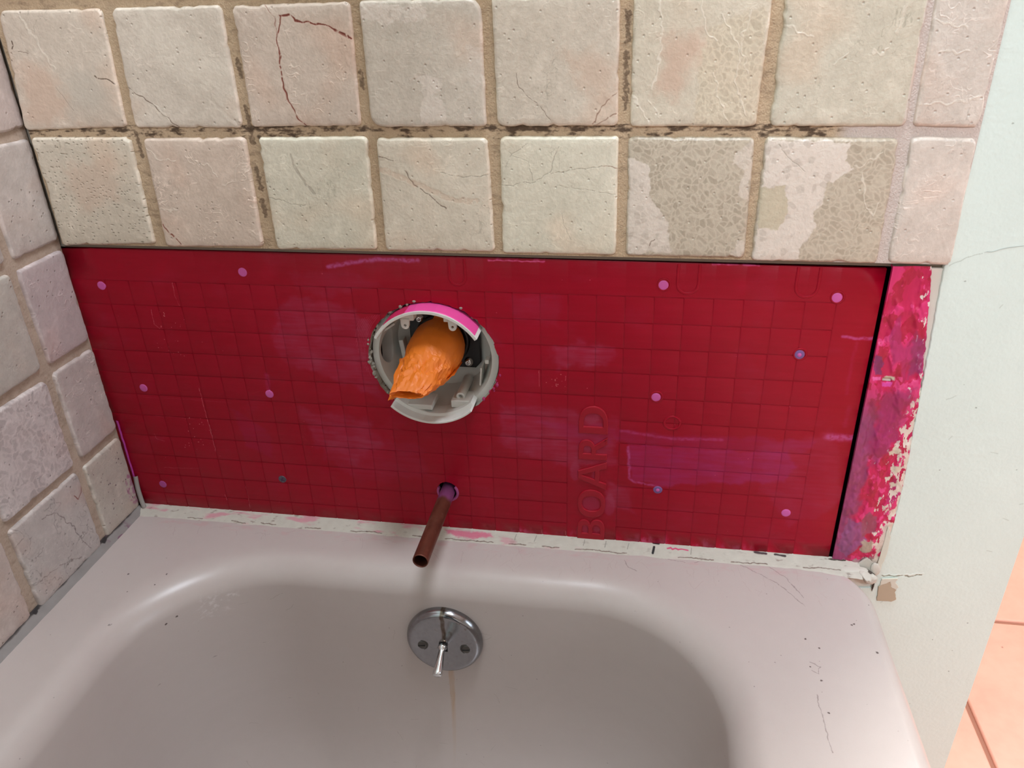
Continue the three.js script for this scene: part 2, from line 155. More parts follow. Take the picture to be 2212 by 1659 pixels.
for (let r = 0; r < 7; r++) for (let c = 0; c < 7; c++) { // columns run out along z; the first is cut narrow
  seed(300 + r * 11 + c);
  const y0 = [0.003, 0.1085, 0.2185, 0.3275, 0.4345, 0.5445, 0.6545][r], y1 = [0.0985, 0.2085, 0.3175, 0.4255, 0.533, 0.643, 0.753][r];
  const z0 = c ? 0.0675 + P * (c - 1) : -0.006, z1 = c ? 0.1665 + P * (c - 1) : 0.0572, j = () => rr(-0.0012, 0.0012);
  const style = r === 1 && c === 1 ? 'breccia' : r === 0 && c === 1 ? 'veined' : r === 0 && c === 0 ? 'stained' : r === 2 && c === 1 ? 'mottle' : ['mottle', 'scribble', 'plain', 'mottle'][Math.floor(rnd() * 4)];
  leftTiles.push({ q: [[z0, y1 + j()], [z1 + j(), y1 + j()], [z1 + j(), y0 + j()], [z0, y0 + j()]], tone: [188 + rr(-4, 4), 175 + rr(-4, 3), 168 + rr(-4, 4)], style, pinkish: true });
}
function paintTiles(sheet, tiles, s0) {
  tiles.forEach((t, n) => {
    const xs = t.q.map((p) => p[0]), ys = t.q.map((p) => p[1]), ox = n * 3.71 + s0, oy = n * 1.93, st = t.style, g = 0.006;
    sheet.each((k, x, y) => {
      const big = fbm(x * 22 + ox, y * 22 + oy, 3), mid = fbm(x * 90 + ox, y * 90 + oy, 4, 0.6), fine = noise(x * 1100 + ox, y * 1100), w = fbm(x * 45 + oy, y * 45 + ox, 3);
      const chalk = fbm(x * 330 + oy, y * 330 + ox, 3, 0.6); let v = big * 9 + mid * 13 + chalk * 8 + fine * 3, pk = smooth(0.05, 0.5, fbm(x * 15 + oy * 2, y * 15 - ox, 2)) * 7, h = 0.5 + mid * 0.14 + chalk * 0.12 + fine * 0.03;
      const gr = smooth(0.12, 0.42, fbm(x * 38 - ox, y * 38 + oy, 4, 0.6)); // clouded lighter calcite
      v += gr * 9;
      if (st !== 'plain') { // hairline pale veins
        const vn = Math.abs(fbm(x * 60 + w * 1.2 + ox, y * 60 - oy, 3)), hl = (1 - smooth(0.006, 0.03, vn)) * smooth(-0.1, 0.3, fbm(x * 30 + 9 + ox, y * 30, 2)); v += hl * (st === 'scribble' ? 20 : 12); h += hl * 0.06;
      }
      if (st === 'scribble' || st === 'plain') { const sc = Math.abs(noise(x * 130 + w * 3 + ox, y * 130 + oy)), m = (1 - smooth(0.02, 0.08, sc)) * smooth(0.18, 0.4, noise(x * 42 + oy, y * 42 + ox)); v += m * 24; h += m * 0.15; }
      const dk = Math.abs(fbm(x * 34 + ox * 2, y * 34 + oy * 3 + w, 4)); v -= (1 - smooth(0.002, 0.014, dk)) * 22 * smooth(0.15, 0.4, noise(x * 20 + ox, y * 20 - oy));
      if (st === 'breccia') { const [d1, d2, id] = cells(x * 120 + w * 1.6, y * 120 + mid * 1.5, 3), e = smooth(0.0, 0.5, d2 - d1); v += (1 - e) * 13 - e * (id % 17) * 0.8 + 6; }
      if (st === 'pits') { const [d1, , id] = cells(x * 210 + w, y * 330); if (id % 3 === 0) { const m = 1 - smooth(0.10, 0.26, d1); v -= m * 34; h -= m * 0.35; } v += gr * 4; }
      if (st === 'veined') { const m = 1 - smooth(0.004, 0.02, Math.abs(fbm(x * 26 + w * 0.8 + 3, y * 20 + 1, 4))); v -= m * 34; }
      const pt = cells(x * 160 + ox, y * 160 + oy, 5); if (pt[2] % 11 === 0) { const m = 1 - smooth(0.06, 0.18, pt[0]); v -= m * 16; h -= m * 0.4; }
      let de = 9; for (let e = 0; e < 4; e++) { const [ax, ay] = t.q[e], [bx, by] = t.q[(e + 1) % 4], L = Math.hypot(bx - ax, by - ay); de = Math.min(de, Math.abs(((bx - ax) * (y - ay) - (by - ay) * (x - ax)) / L)); } v += 26 * (1 - smooth(0.0006, 0.0024, de + 0.0012 * fbm(x * 260 + ox, y * 260, 3))) * smooth(-0.35, 0.25, fbm(x * 60 + oy, y * 60 + ox, 3));
      const c = sheet.c; c[k * 3] = t.tone[0] + v + pk * 0.6; c[k * 3 + 1] = t.tone[1] + v * 0.98 - pk * 0.5; c[k * 3 + 2] = t.tone[2] + v * 0.96 - pk * 0.9; sheet.b[k] = h;
    }, Math.min(...xs) - g, Math.min(...ys) - g, Math.max(...xs) + g, Math.max(...ys) + g);
  });
}
const backSheet = new Sheet(-0.005, 0.31, 0.835, 0.77, 2048, 1122);
paintTiles(backSheet, backTiles, 0);
for (const [kind, a, pts] of BACK_PATCHES) {
  const isCell = kind.startsWith('cell');
  backSheet.patch(pts, (k, x, y, m) => {
    if (isCell) {
      const w = fbm(x * 60, y * 60, 3), [d1, d2, id] = cells(x * 190 + w * 1.6, y * 190 - w * 1.4, 2), e = smooth(0.0, 0.45, d2 - d1), tone = (id % 19) * 0.7;
      const lo = kind === 'cell' ? [204 - tone, 190 - tone, 166 - tone] : [190 - tone * 1.3, 177 - tone * 1.3, 157 - tone * 1.3], hi = kind === 'cell' ? [216, 203, 178] : [200, 188, 167];
      backSheet.mix(k, [lerp(hi[0], lo[0], e), lerp(hi[1], lo[1], e), lerp(hi[2], lo[2], e)], a * m);
    } else {
      const c = kind === 'grey' ? [190, 181, 166] : kind === 'pink' ? [206, 178, 156] : COL[kind], n = 9 * fbm(x * 130, y * 130, 4, 0.65); let extra = 0;
      if (kind === 'white') { const [d1, d2, id] = cells(x * 170, y * 170, 9); extra = -(id % 5 === 0 ? 16 : 0) * smooth(0.05, 0.3, d2 - d1); }
      backSheet.mix(k, [c[0] + n + extra, c[1] + n + extra, c[2] + n + extra], a * m); backSheet.b[k] += kind === 'white' ? 0.12 * m * fbm(x * 200, y * 200, 3) : 0;
    }
  }, { warp: kind === 'pink' || kind === 'grey' || kind === 'light' ? 0.012 : 0.005, freq: 75, soft: kind === 'white' || kind === 'tan' ? 0.0006 : isCell ? 0.0015 : 0.008 });
}
for (const [kind, w, a, pts] of BACK_VEINS) backSheet.stroke(pts, w * 0.001, COL[kind], a, { jit: kind === 'light' ? 0.004 : 0.0022, freq: 110, bump: kind === 'light' ? 0.12 : -0.12, broken: kind === 'light' ? 0.5 : 0.25 });
const leftSheet = new Sheet(-0.01, -0.005, 0.74, 0.765, 1536, 1576);
paintTiles(leftSheet, leftTiles, 40);
seed(51);
for (let i = 0; i < 26; i++) leftSheet.dot(rr(0.002, 0.05), rr(0.015, 0.085), rr(0.0003, 0.0011), [70, 48, 62], 0.8, -0.2); // specks on the lowest cut tile
leftSheet.patch([[-0.008, 0.01], [0.006, 0.012], [0.009, 0.03], [0.003, 0.05], [-0.008, 0.06]], (k, x, y, m) => leftSheet.mix(k, [150, 60, 110], 0.55 * m * smooth(-0.2, 0.3, fbm(x * 200, y * 200, 3))), { warp: 0.006, freq: 150, soft: 0.002 });
leftSheet.stroke([[0.083, 0.079], [0.079, 0.072], [0.072, 0.077], [0.069, 0.083]], 0.0009, [120, 62, 52], 0.8);
leftSheet.stroke([[0.128, 0.085], [0.112, 0.079], [0.104, 0.066], [0.098, 0.05], [0.092, 0.03], [0.086, 0.012]], 0.0011, [110, 96, 92], 0.6, { broken: 0.4, jit: 0.004 });
leftSheet.stroke([[0.165, 0.03], [0.14, 0.028], [0.115, 0.02], [0.1, 0.013]], 0.0009, [112, 98, 92], 0.55, { broken: 0.3, jit: 0.004 });
for (const t of leftTiles) { seed(t.q[0][0] * 9000 + t.q[0][1] * 7000 + 5); for (let i = 0; i < 5; i++) leftSheet.dot(rr(t.q[0][0], t.q[1][0]), rr(t.q[3][1], t.q[0][1]), rr(0.0003, 0.0008), [96, 86, 82], 0.6, -0.2); }

function tileGeo(t, n, sheet, map, flip) {
  seed(n * 131 + 7);
  const q = t.q, rc = t.corner || [rr(0.003, 0.0075), rr(0.003, 0.0075), rr(0.003, 0.006), rr(0.003, 0.0075)], out = [], cx = (q[0][0] + q[1][0] + q[2][0] + q[3][0]) / 4, cy = (q[0][1] + q[1][1] + q[2][1] + q[3][1]) / 4;
  for (let c = 0; c < 4; c++) {
    const A = q[(c + 3) % 4], B = q[c], C = q[(c + 1) % 4], r = rc[c], rn = rc[(c + 1) % 4], u = (P1, P2) => { const d = Math.hypot(P2[0] - P1[0], P2[1] - P1[1]); return [(P2[0] - P1[0]) / d, (P2[1] - P1[1]) / d, d]; };
    const [ax, ay] = u(B, A), [bx, by, L] = u(B, C);
    for (let i = 0; i < 5; i++) { const s = i / 5, w0 = (1 - s) * (1 - s), w2 = s * s; out.push([B[0] + ax * r * w0 + bx * r * w2, B[1] + ay * r * w0 + by * r * w2]); }
    const m = Math.max(3, Math.round((L - r - rn) / 0.0045)); for (let i = 0; i < m; i++) { const s = r + ((L - r - rn) * i) / m; out.push([B[0] + bx * s, B[1] + by * s]); }
  }
  const N = out.length, ring = (inset, z, rough) => out.map(([x, y], i) => {
    const dx = cx - x, dy = cy - y, d = Math.hypot(dx, dy), ch = smooth(0.35, 0.6, noise(x * 110 + n * 5, y * 110)) * 0.0016, e = rough * (0.0009 * fbm(x * 150 + n * 3.3, y * 150, 3) + ch), k = (inset + e) / d;
    return [x + dx * k, y + dy * k, z + rough * 0.0006 * noise(x * 240 + n, y * 240)];
  });
  const lift = rr(-0.0006, 0.0006), tx = rr(-0.006, 0.006), ty = rr(-0.006, 0.006);
  const rings = [ring(0, -0.0102, 1), ring(0, -0.0044, 1), ring(0.0005, -0.0022, 1), ring(0.0016, -0.0008, 1), ring(0.0032, -0.0001, 0.8), ring(0.009, 0, 0.4)];
  const pos = [], uv = [], idx = [], push = (p) => { const z = p[2] + (p[2] > -0.01 ? lift + (p[0] - cx) * tx + (p[1] - cy) * ty : 0); pos.push(...map(p[0], p[1], z)); uv.push(...sheet.uv(p[0], p[1])); };
  rings.forEach((r) => r.forEach(push)); push([cx, cy, 0]);
  for (let r = 0; r + 1 < rings.length; r++) for (let i = 0; i < N; i++) { const a = r * N + i, b = r * N + ((i + 1) % N), c = a + N, d = b + N; flip ? idx.push(a, b, c, b, d, c) : idx.push(a, c, b, b, c, d); }
  const L = (rings.length - 1) * N; for (let i = 0; i < N; i++) { const a = L + i, b = L + ((i + 1) % N); flip ? idx.push(a, b, rings.length * N) : idx.push(a, rings.length * N, b); }
  const g = new THREE.BufferGeometry(); g.setAttribute('position', new THREE.Float32BufferAttribute(pos, 3)); g.setAttribute('uv', new THREE.Float32BufferAttribute(uv, 2)); g.setIndex(idx); g.computeVertexNormals(); return g;
}
const tileMatBack = phys({ map: backSheet.map(), bumpMap: backSheet.bump(), bumpScale: 0.0014, roughness: 0.3, specularIntensity: 1 });
const tileMatLeft = phys({ map: leftSheet.map(), bumpMap: leftSheet.bump(), bumpScale: 0.0014, roughness: 0.3, specularIntensity: 1 });

// sanded grout, dirty in the level joint and in some of the upright ones
function groutSheet(x0, y0, x1, y1, w, h, back) {
  const s = new Sheet(x0, y0, x1, y1, w, h);
  s.each((k, x, y) => {
    const f = noise(x * 1500, y * 1500) * 7 + noise(x * 700, y * 700 + 9) * 6 + fbm(x * 40, y * 40, 3) * 10, c = back ? [190, 166, 136] : [178, 158, 140];
    const clean = back ? smooth(0.715, 0.73, x) : 0; s.mix(k, [lerp(c[0], 204, clean) + f, lerp(c[1], 190, clean) + f, lerp(c[2], 180, clean) + f], 1); s.b[k] = 0.5 + noise(x * 900, y * 900) * 0.25 + noise(x * 400, y * 400) * 0.2;
    const level = back ? Math.abs(y - 0.4312) < 0.006 ? 1 : 0.25 : 0.15; // mildew
    const m = level * (1 - clean) * smooth(0.0, 0.42, fbm(x * 75 + 4, y * 190, 4, 0.65) + 0.3 * fbm(x * 14, y * 14 + 3, 2) - 0.03 + (back && y > 0.4312 && level > 0.5 ? 0.2 : 0)); s.mix(k, [70, 54, 40], m * 0.85);
  });
  return s;
}
const groutBack = groutSheet(-0.005, 0.31, 0.835, 0.77, 2048, 1024, true), groutLeft = groutSheet(-0.01, -0.005, 0.74, 0.765, 1024, 1024, false);
for (const [x, y, l] of [[0.112, 0.43, 0.02], [0.2235, 0.452, 0.03], [0.2235, 0.49, 0.012], [0.332, 0.48, 0.012], [0.5525, 0.49, 0.04], [0.5525, 0.52, 0.02], [0.2235, 0.37, 0.015], [0.2235, 0.4, 0.02], [0.7, 0.4312, 0.02]]) groutBack.stroke([[x, y], [x + 0.001, y - l]], 0.004, [84, 66, 50], 0.6, { jit: 0.003, broken: 0.5, freq: 300 });
const groutMatBack = std({ map: groutBack.map(), bumpMap: groutBack.bump(), bumpScale: 0.0009, roughness: 0.95 }), groutMatLeft = std({ map: groutLeft.map(), bumpMap: groutLeft.bump(), bumpScale: 0.0009, roughness: 0.95 });

// ---------------------------------------------------------------- painted wall sheet
const greenSheet = new Sheet(0.78, -0.37, 0.96, 0.6, 512, 2048);
greenSheet.each((k, x, y) => {
  const f = fbm(x * 14, y * 14, 3) * 3 + noise(x * 500, y * 500) * 1.0 + fbm(x * 90, y * 90, 3) * 1.6; greenSheet.mix(k, [218 + f, 231 + f, 222 + f], 1);
  greenSheet.b[k] = 0.5 + 0.22 * fbm(x * 260, y * 260, 3) + 0.15 * fbm(x * 60, y * 60, 3);
});
seed(8);
for (let i = 0; i < 16; i++) greenSheet.dot(rr(0.84, 0.95), rr(-0.25, 0.5), rr(0.0004, 0.0009), [140, 150, 140], 0.6, -0.2);
for (let i = 0; i < 8; i++) { const x = rr(0.84, 0.94), y = rr(-0.1, 0.3); greenSheet.stroke([[x, y], [x + rr(-0.008, 0.008), y + rr(-0.006, 0.006)]], 0.001, [182, 194, 182], 0.5); }
greenSheet.stroke([[0.8268, 0.322], [0.838, 0.329], [0.85, 0.3336]], 0.0008, [176, 188, 176], 0.6);
greenSheet.stroke([[0.832, -0.013], [0.845, -0.0112], [0.8514, -0.0108], [0.86, -0.0098], [0.8708, -0.0066]], 0.0012, [122, 122, 104], 0.85, { jit: 0.002, freq: 160, bump: -0.5, broken: 0.2 });
greenSheet.stroke([[0.836, -0.0115], [0.8514, -0.0095], [0.8725, -0.0052]], 0.0016, [226, 236, 226], 0.6, { jit: 0.002, freq: 160, bump: 0.4 });
const greenMat = phys({ map: greenSheet.map(), bumpMap: greenSheet.bump(), bumpScale: 0.0006, roughness: 0.5, specularIntensity: 0.6 });
const plainGreen = std({ color: 0xd3e0d6, roughness: 0.6 });
const roomPaint = std({ color: 0xaaa59c, roughness: 0.7 });
const ceilingWhite = std({ color: 0xe9e7e2, roughness: 0.9 });
const plaster = std({ color: 0xd9d4c8, roughness: 0.95 });
const mortar = std({ color: 0x8f8678, roughness: 0.95 });
const cavity = std({ color: 0x4a3f36, roughness: 1 });
const studMat = std({ color: 0xa98a63, roughness: 0.9 });

// ---------------------------------------------------------------- the room
const wallBack = structure(group('wall_back'), 'end wall of the tub with beige stone tiles above and mint green paint beside', 'wall');
{
  const bed = gridGeo(210, 112, (u, v) => { const x = 0.003 + u * 0.822, y = 0.3235 + v * 0.432; return [x, y, -0.0036 + 0.0005 * fbm(x * 70, y * 70, 3)]; });
  planarUV(bed, groutBack, (x, y) => [x, y]);
  mesh('grout_bed', bed, groutMatBack, wallBack);
  mesh('mortar_backing', box(-0.1, 0.826, 0.3188, 0.757, -0.13, -0.0102), mortar, wallBack);
  backTiles.forEach((t, i) => mesh('tile', tileGeo(t, i, backSheet, (x, y, z) => [x, y, z], false), tileMatBack, wallBack));
  mesh('painted_upper_wall', box(-0.1, 0.9526, 0.757, CEIL, -0.13, -0.005), plainGreen, wallBack);
  mesh('cavity_backing', box(-0.1, 0.7825, FLOOR, 0.3188, -0.14, -0.13), cavity, wallBack);
  mesh('plaster', box(0.7825, 0.84, FLOOR, 0.3188, -0.13, -0.0072), plaster, wallBack);
  const sh = new THREE.Shape(), left = [[0.79, FLOOR], [0.79, -0.034], [0.826, -0.03], [0.8305, 0.0], [0.8325, 0.03], [0.8332, 0.08], [0.8322, 0.12], [0.8306, 0.16], [0.829, 0.2], [0.8272, 0.25], [0.8245, 0.3], [0.8238, 0.3235], [0.8252, 0.325], [0.8268, 0.33], [0.8248, 0.43], [0.8236, 0.54], [0.8245, 0.757]];
  sh.moveTo(0.9505, FLOOR); sh.lineTo(0.9526, FLOOR + 0.002); sh.lineTo(0.9526, 0.757);
  for (let i = left.length - 1; i > 0; i--) { const [ax, ay] = left[i], [bx, by] = left[i - 1], n = Math.max(2, Math.round(Math.hypot(bx - ax, by - ay) / 0.004)); for (let j = 0; j < n; j++) { const x = lerp(ax, bx, j / n), y = lerp(ay, by, j / n); sh.lineTo(x + (y < 0.325 && y > -0.02 ? 0.0011 : 0.0004) * fbm(y * 160, 3, 3), y); } }
  sh.lineTo(...left[0]); sh.closePath();
  const gg = new THREE.ExtrudeGeometry(sh, { depth: 0.1235, bevelEnabled: true, bevelThickness: 0.0008, bevelSize: 0.0006, bevelSegments: 1 }); gg.translate(0, 0, -0.1293); planarUV(gg, greenSheet, (x, y) => [x, y]);
  mesh('painted_drywall', gg, greenMat, wallBack);
  for (const x of [0.034, 0.189, 0.596, 0.736]) mesh('stud', box(x - 0.019, x + 0.019, FLOOR, 0.3188, -0.13, -0.0206), studMat, wallBack);
  mesh('filler', box(-0.1, 0.0, FLOOR, 0.3188, -0.13, -0.0206), studMat, wallBack);
  // raised paint seam on the green wall
  const seam = new THREE.TubeGeometry(new THREE.CatmullRomCurve3([[0.85, 0.3336], [0.8535, 0.3352], [0.856, 0.3348], [0.8642, 0.3379], [0.88, 0.3406], [0.9, 0.342], [0.93, 0.3435], [0.9526, 0.344]].map(([x, y], i) => new THREE.Vector3(x, y, -0.005 - (i ? 0.0004 : 0.0008)))), 60, 0.0007, 6); mesh('paint_seam', seam, greenMat, wallBack);
}
const wallLeft = structure(group('wall_left'), 'long left wall covered in beige tumbled stone tiles', 'wall');
{
  const bed = gridGeo(190, 190, (u, v) => { const z = -0.008 + u * 0.735, y = 0.0 + v * 0.757; return [-0.0036 + 0.0005 * fbm(z * 70 + 30, y * 70, 3), y, z]; }, true);
  planarUV(bed, groutLeft, (x, y, z) => [z, y]); mesh('grout_bed', bed, groutMatLeft, wallLeft);
  leftTiles.forEach((t, i) => mesh('tile', tileGeo(t, i + 100, leftSheet, (s, y, n) => [n, y, s], true), tileMatLeft, wallLeft));
  mesh('wall_core', box(-0.13, -0.0102, FLOOR, CEIL, -0.0204, 3.0), plainGreen, wallLeft);
}
{
  const w = structure(group('wall_right'), 'pale side wall of the bathroom with a window', 'wall'), Z0 = -0.15, Z1 = 0.85, Y0 = 0.55, Y1 = 1.5;
  mesh('wall_panel', mergeGeometries([box(2.6, 2.72, FLOOR, CEIL, -1.72, Z0), box(2.6, 2.72, FLOOR, CEIL, Z1, 3.12), box(2.6, 2.72, FLOOR, Y0, Z0, Z1), box(2.6, 2.72, Y1, CEIL, Z0, Z1)]), roomPaint, w);
  const win = structure(group('window_1', [2.66, Y0, (Z0 + Z1) / 2]), 'white framed window in the side wall', 'window'), W = Z1 - Z0, H = Y1 - Y0, fm = std({ color: 0xe8e8e4, roughness: 0.5 });
  mesh('frame', mergeGeometries([box(-0.03, 0.03, 0, 0.05, -W / 2, W / 2), box(-0.03, 0.03, H - 0.05, H, -W / 2, W / 2), box(-0.03, 0.03, 0.05, H - 0.05, -W / 2, -W / 2 + 0.05), box(-0.03, 0.03, 0.05, H - 0.05, W / 2 - 0.05, W / 2), box(-0.02, 0.02, 0.05, H - 0.05, -0.02, 0.02)]), fm, win);
  for (const s of [-1, 1]) mesh('pane', box(-0.002, 0.002, 0.05, H - 0.05, s > 0 ? 0.02 : -W / 2 + 0.05, s > 0 ? W / 2 - 0.05 : -0.02), phys({ color: 0xffffff, transmission: 1, thickness: 0, roughness: 0, ior: 1.5 }), win);
}
structure(mesh('wall_front', box(-0.13, 2.6, FLOOR, CEIL, 3.0, 3.12), roomPaint), 'pale wall behind the viewer', 'wall');
structure(mesh('wall_far', box(0.83, 2.6, FLOOR, CEIL, -1.72, -1.6), roomPaint), 'far wall beyond the end of the tub wall', 'wall');
structure(mesh('wall_inner', box(0.71, 0.83, FLOOR, CEIL, -1.72, -0.1402), roomPaint), 'side wall behind the tub wall', 'wall');
structure(mesh('ceiling', box(-0.13, 2.72, CEIL, CEIL + 0.1, -1.72, 3.12), ceilingWhite), 'flat white ceiling', 'ceiling');
const floor = structure(group('floor'), 'salmon terracotta tile floor', 'floor');
{
  mesh('grout_bed', box(-0.13, 2.72, FLOOR - 0.1, FLOOR - 0.004, -1.72, 3.12), std({ color: 0xa06f5c, roughness: 0.95 }), floor);
  const fs = new Sheet(0, 0, 0.61, 0.61, 512, 512); fs.each((k, x, y) => { const f = fbm(x * 9, y * 9, 4, 0.6) * 12 + fbm(x * 60, y * 60, 3) * 5; fs.mix(k, [224 + f, 166 + f, 146 + f], 1); fs.b[k] = 0.5 + 0.2 * fbm(x * 30, y * 30, 3); });
  seed(4); for (let i = 0; i < 30; i++) fs.dot(rnd() * 0.61, rnd() * 0.61, rr(0.0006, 0.0016), [140, 90, 75], 0.7);
  const fm = phys({ map: fs.map(), bumpMap: fs.bump(), bumpScale: 0.0008, roughness: 0.5 }), base = rbox(0.299, 0.012, 0.299, 0.0035, 2);
  for (let i = -2; i < 6; i++) for (let j = -4; j < 12; j++) {
    const x = 1.052 + 0.305 * (i + 0.5), z = -0.351 + 0.305 * (j + 0.5); if (x < 0.85 || x > 2.5) continue;
    const g = base.clone(); planarUV(g, fs, (a, b, c) => [a + i * 0.41 + 0.3, c + j * 0.37 + 0.3]); const m = mesh('tile', g, fm, floor); m.position.set(x, FLOOR - 0.006, z);
  }
}
// ceiling lamps: a frame, a glowing diffuser, and an area light just under it
for (const l of LAMPS) {
  const g = tag(group('ceiling_lamp', [l.x, CEIL, l.z]), l.label, 'ceiling lamp');
  const fr = mergeGeometries([box(-l.w / 2 - 0.02, l.w / 2 + 0.02, -0.03, 0, -l.d / 2 - 0.02, -l.d / 2), box(-l.w / 2 - 0.02, l.w / 2 + 0.02, -0.03, 0, l.d / 2, l.d / 2 + 0.02), box(-l.w / 2 - 0.02, -l.w / 2, -0.03, 0, -l.d / 2, l.d / 2), box(l.w / 2, l.w / 2 + 0.02, -0.03, 0, -l.d / 2, l.d / 2)]);
  mesh('frame', fr, std({ color: 0xf2f2f2, roughness: 0.5 }), g);
  mesh('diffuser', box(-l.w / 2, l.w / 2, -0.02, 0, -l.d / 2, l.d / 2), std({ color: 0xffffff, emissive: l.color, emissiveIntensity: 2, roughness: 0.6 }), g);
  const a = new THREE.RectAreaLight(l.color, l.power, l.w, l.d); a.position.set(0, -0.024, 0); a.rotation.x = -Math.PI / 2; a.name = 'lamp_light'; g.add(a);
}

// ---------------------------------------------------------------- the red board
const BZ = -0.008, BT = 0.0125, BX0 = -0.004, BX1 = 0.7792, BY0 = 0.0035, BY1 = 0.3172, GR = 0.02627;
const HOLE = { x: 0.3728, y: 0.2105 };
const boardSheet = new Sheet(0, 0, 0.782, 0.322, 2048, 1024);
boardSheet.each((k, x, y) => {
  const br = fbm(x * 16, y * 190, 4, 0.6), f = fbm(x * 12, y * 12, 3), fine = noise(x * 900, y * 900);
  boardSheet.mix(k, [158 + br * 7 + f * 6 + fine * 2, 4 + br * 3 + f * 2, 34 + br * 5 + f * 4], 1);
  const hz = smooth(0.12, 0.5, fbm(x * 20 + 8, y * 26 + 2, 4, 0.55)); boardSheet.mix(k, [166, 44, 68], 0.3 * hz * (0.7 + br)); // dusty film
  boardSheet.b[k] = 0.5 + 0.25 * br + 0.05 * fine;
});
for (const [x, y, rx, ry] of [[0.531, 0.155, 0.008, 0.007], [0.528, 0.119, 0.004, 0.005], [0.5355, 0.0865, 0.003, 0.006], [0.532, 0.0505, 0.01, 0.009], [0.527, 0.016, 0.004, 0.005], [0.54, 0.016, 0.004, 0.005], [0.552, 0.05, 0.006, 0.014], [0.515, 0.09, 0.005, 0.012]]) { const p = []; for (let a = 0; a < 6.2; a += 0.5) p.push([x + rx * Math.cos(a), y + ry * Math.sin(a)]); boardSheet.patch(p, (k, X, Y, m) => boardSheet.mix(k, [168, 58, 88], 0.55 * m), { warp: 0.002, freq: 120, soft: 0.0015 }); }
const BCOL = { haze: [170, 66, 92], violet: [164, 36, 88], lilac: [196, 96, 158], pinkline: [226, 96, 150], cream: [236, 190, 170] };
for (const [kind, a, pts] of BOARD_PATCHES) boardSheet.patch(pts, (k, x, y, m) => { const br = fbm(x * 30, y * 260, 3), g = fbm(x * 50, y * 50, 3); boardSheet.mix(k, BCOL[kind], clamp(a * m * (kind === 'violet' ? 0.95 + br * 0.5 + g * 0.3 : 0.8 + br * 0.7 + g * 0.5))); }, { warp: kind === 'violet' ? 0.007 : 0.012, freq: 45, soft: kind === 'violet' ? 0.0025 : 0.004 });
for (const [kind, w, a, pts] of BOARD_STROKES) boardSheet.stroke(pts, w * 0.001, BCOL[kind], a, { jit: kind === 'cream' ? 0.0008 : 0.0014, freq: 130, broken: kind === 'cream' ? 1.1 : 0.8, soft: kind === 'cream' ? 0.3 : 0.8 });
seed(19);
for (const line of SPECKS) for (let i = 0; i < 13; i++) { const t = rnd() * (line.length - 1), n = Math.min(line.length - 2, Math.floor(t)), u = t - n; boardSheet.dot(lerp(line[n][0], line[n + 1][0], u) + rr(-0.008, 0.008), lerp(line[n][1], line[n + 1][1], u) + rr(-0.01, 0.01), rr(0.0003, 0.0006), [238, 168, 160], 0.85); }
for (let i = 0; i < 40; i++) boardSheet.dot(rr(0.02, 0.76), rr(0.01, 0.31), rr(0.0003, 0.0006), [220, 110, 120], 0.7);
for (let i = 0; i < 26; i++) { const x = rr(0.45, 0.76); boardSheet.patch([[x - 0.012, 0.004], [x + 0.012, 0.004], [x + 0.004, rr(0.009, 0.018)]], (k, X, Y, m) => boardSheet.mix(k, [190, 84, 116], 0.4 * m * smooth(-0.3, 0.3, fbm(X * 200, Y * 90, 3))), { warp: 0.004, freq: 160, soft: 0.003 }); }
for (let i = 0; i < 9; i++) { const r = 0.0705 + i * 0.0016; const pts = []; for (let a = 2.35 + i * 0.03; a < 3.5 - i * 0.09; a += 0.1) pts.push([HOLE.x + r * Math.cos(a), HOLE.y + r * 0.95 * Math.sin(a)]); boardSheet.stroke(pts, 0.0006, [190, 86, 104], 0.5, { jit: 0.0006, broken: 0.5 }); } // saw swirl left of the hole
const boardRed = phys({ map: boardSheet.map(), bumpMap: boardSheet.bump(), bumpScale: 0.0004, roughness: 0.36, specularIntensity: 0.5 });
const letterRed = phys({ color: new THREE.Color().setRGB(0.35, 0.003, 0.017), roughness: 0.38, specularIntensity: 0.7 });
const boardCore = std({ color: 0x9b968a, roughness: 0.95 });
const board = tag(group('backer_board'), 'red painted tile backer board with embossed grid and a round hole', 'wall board');
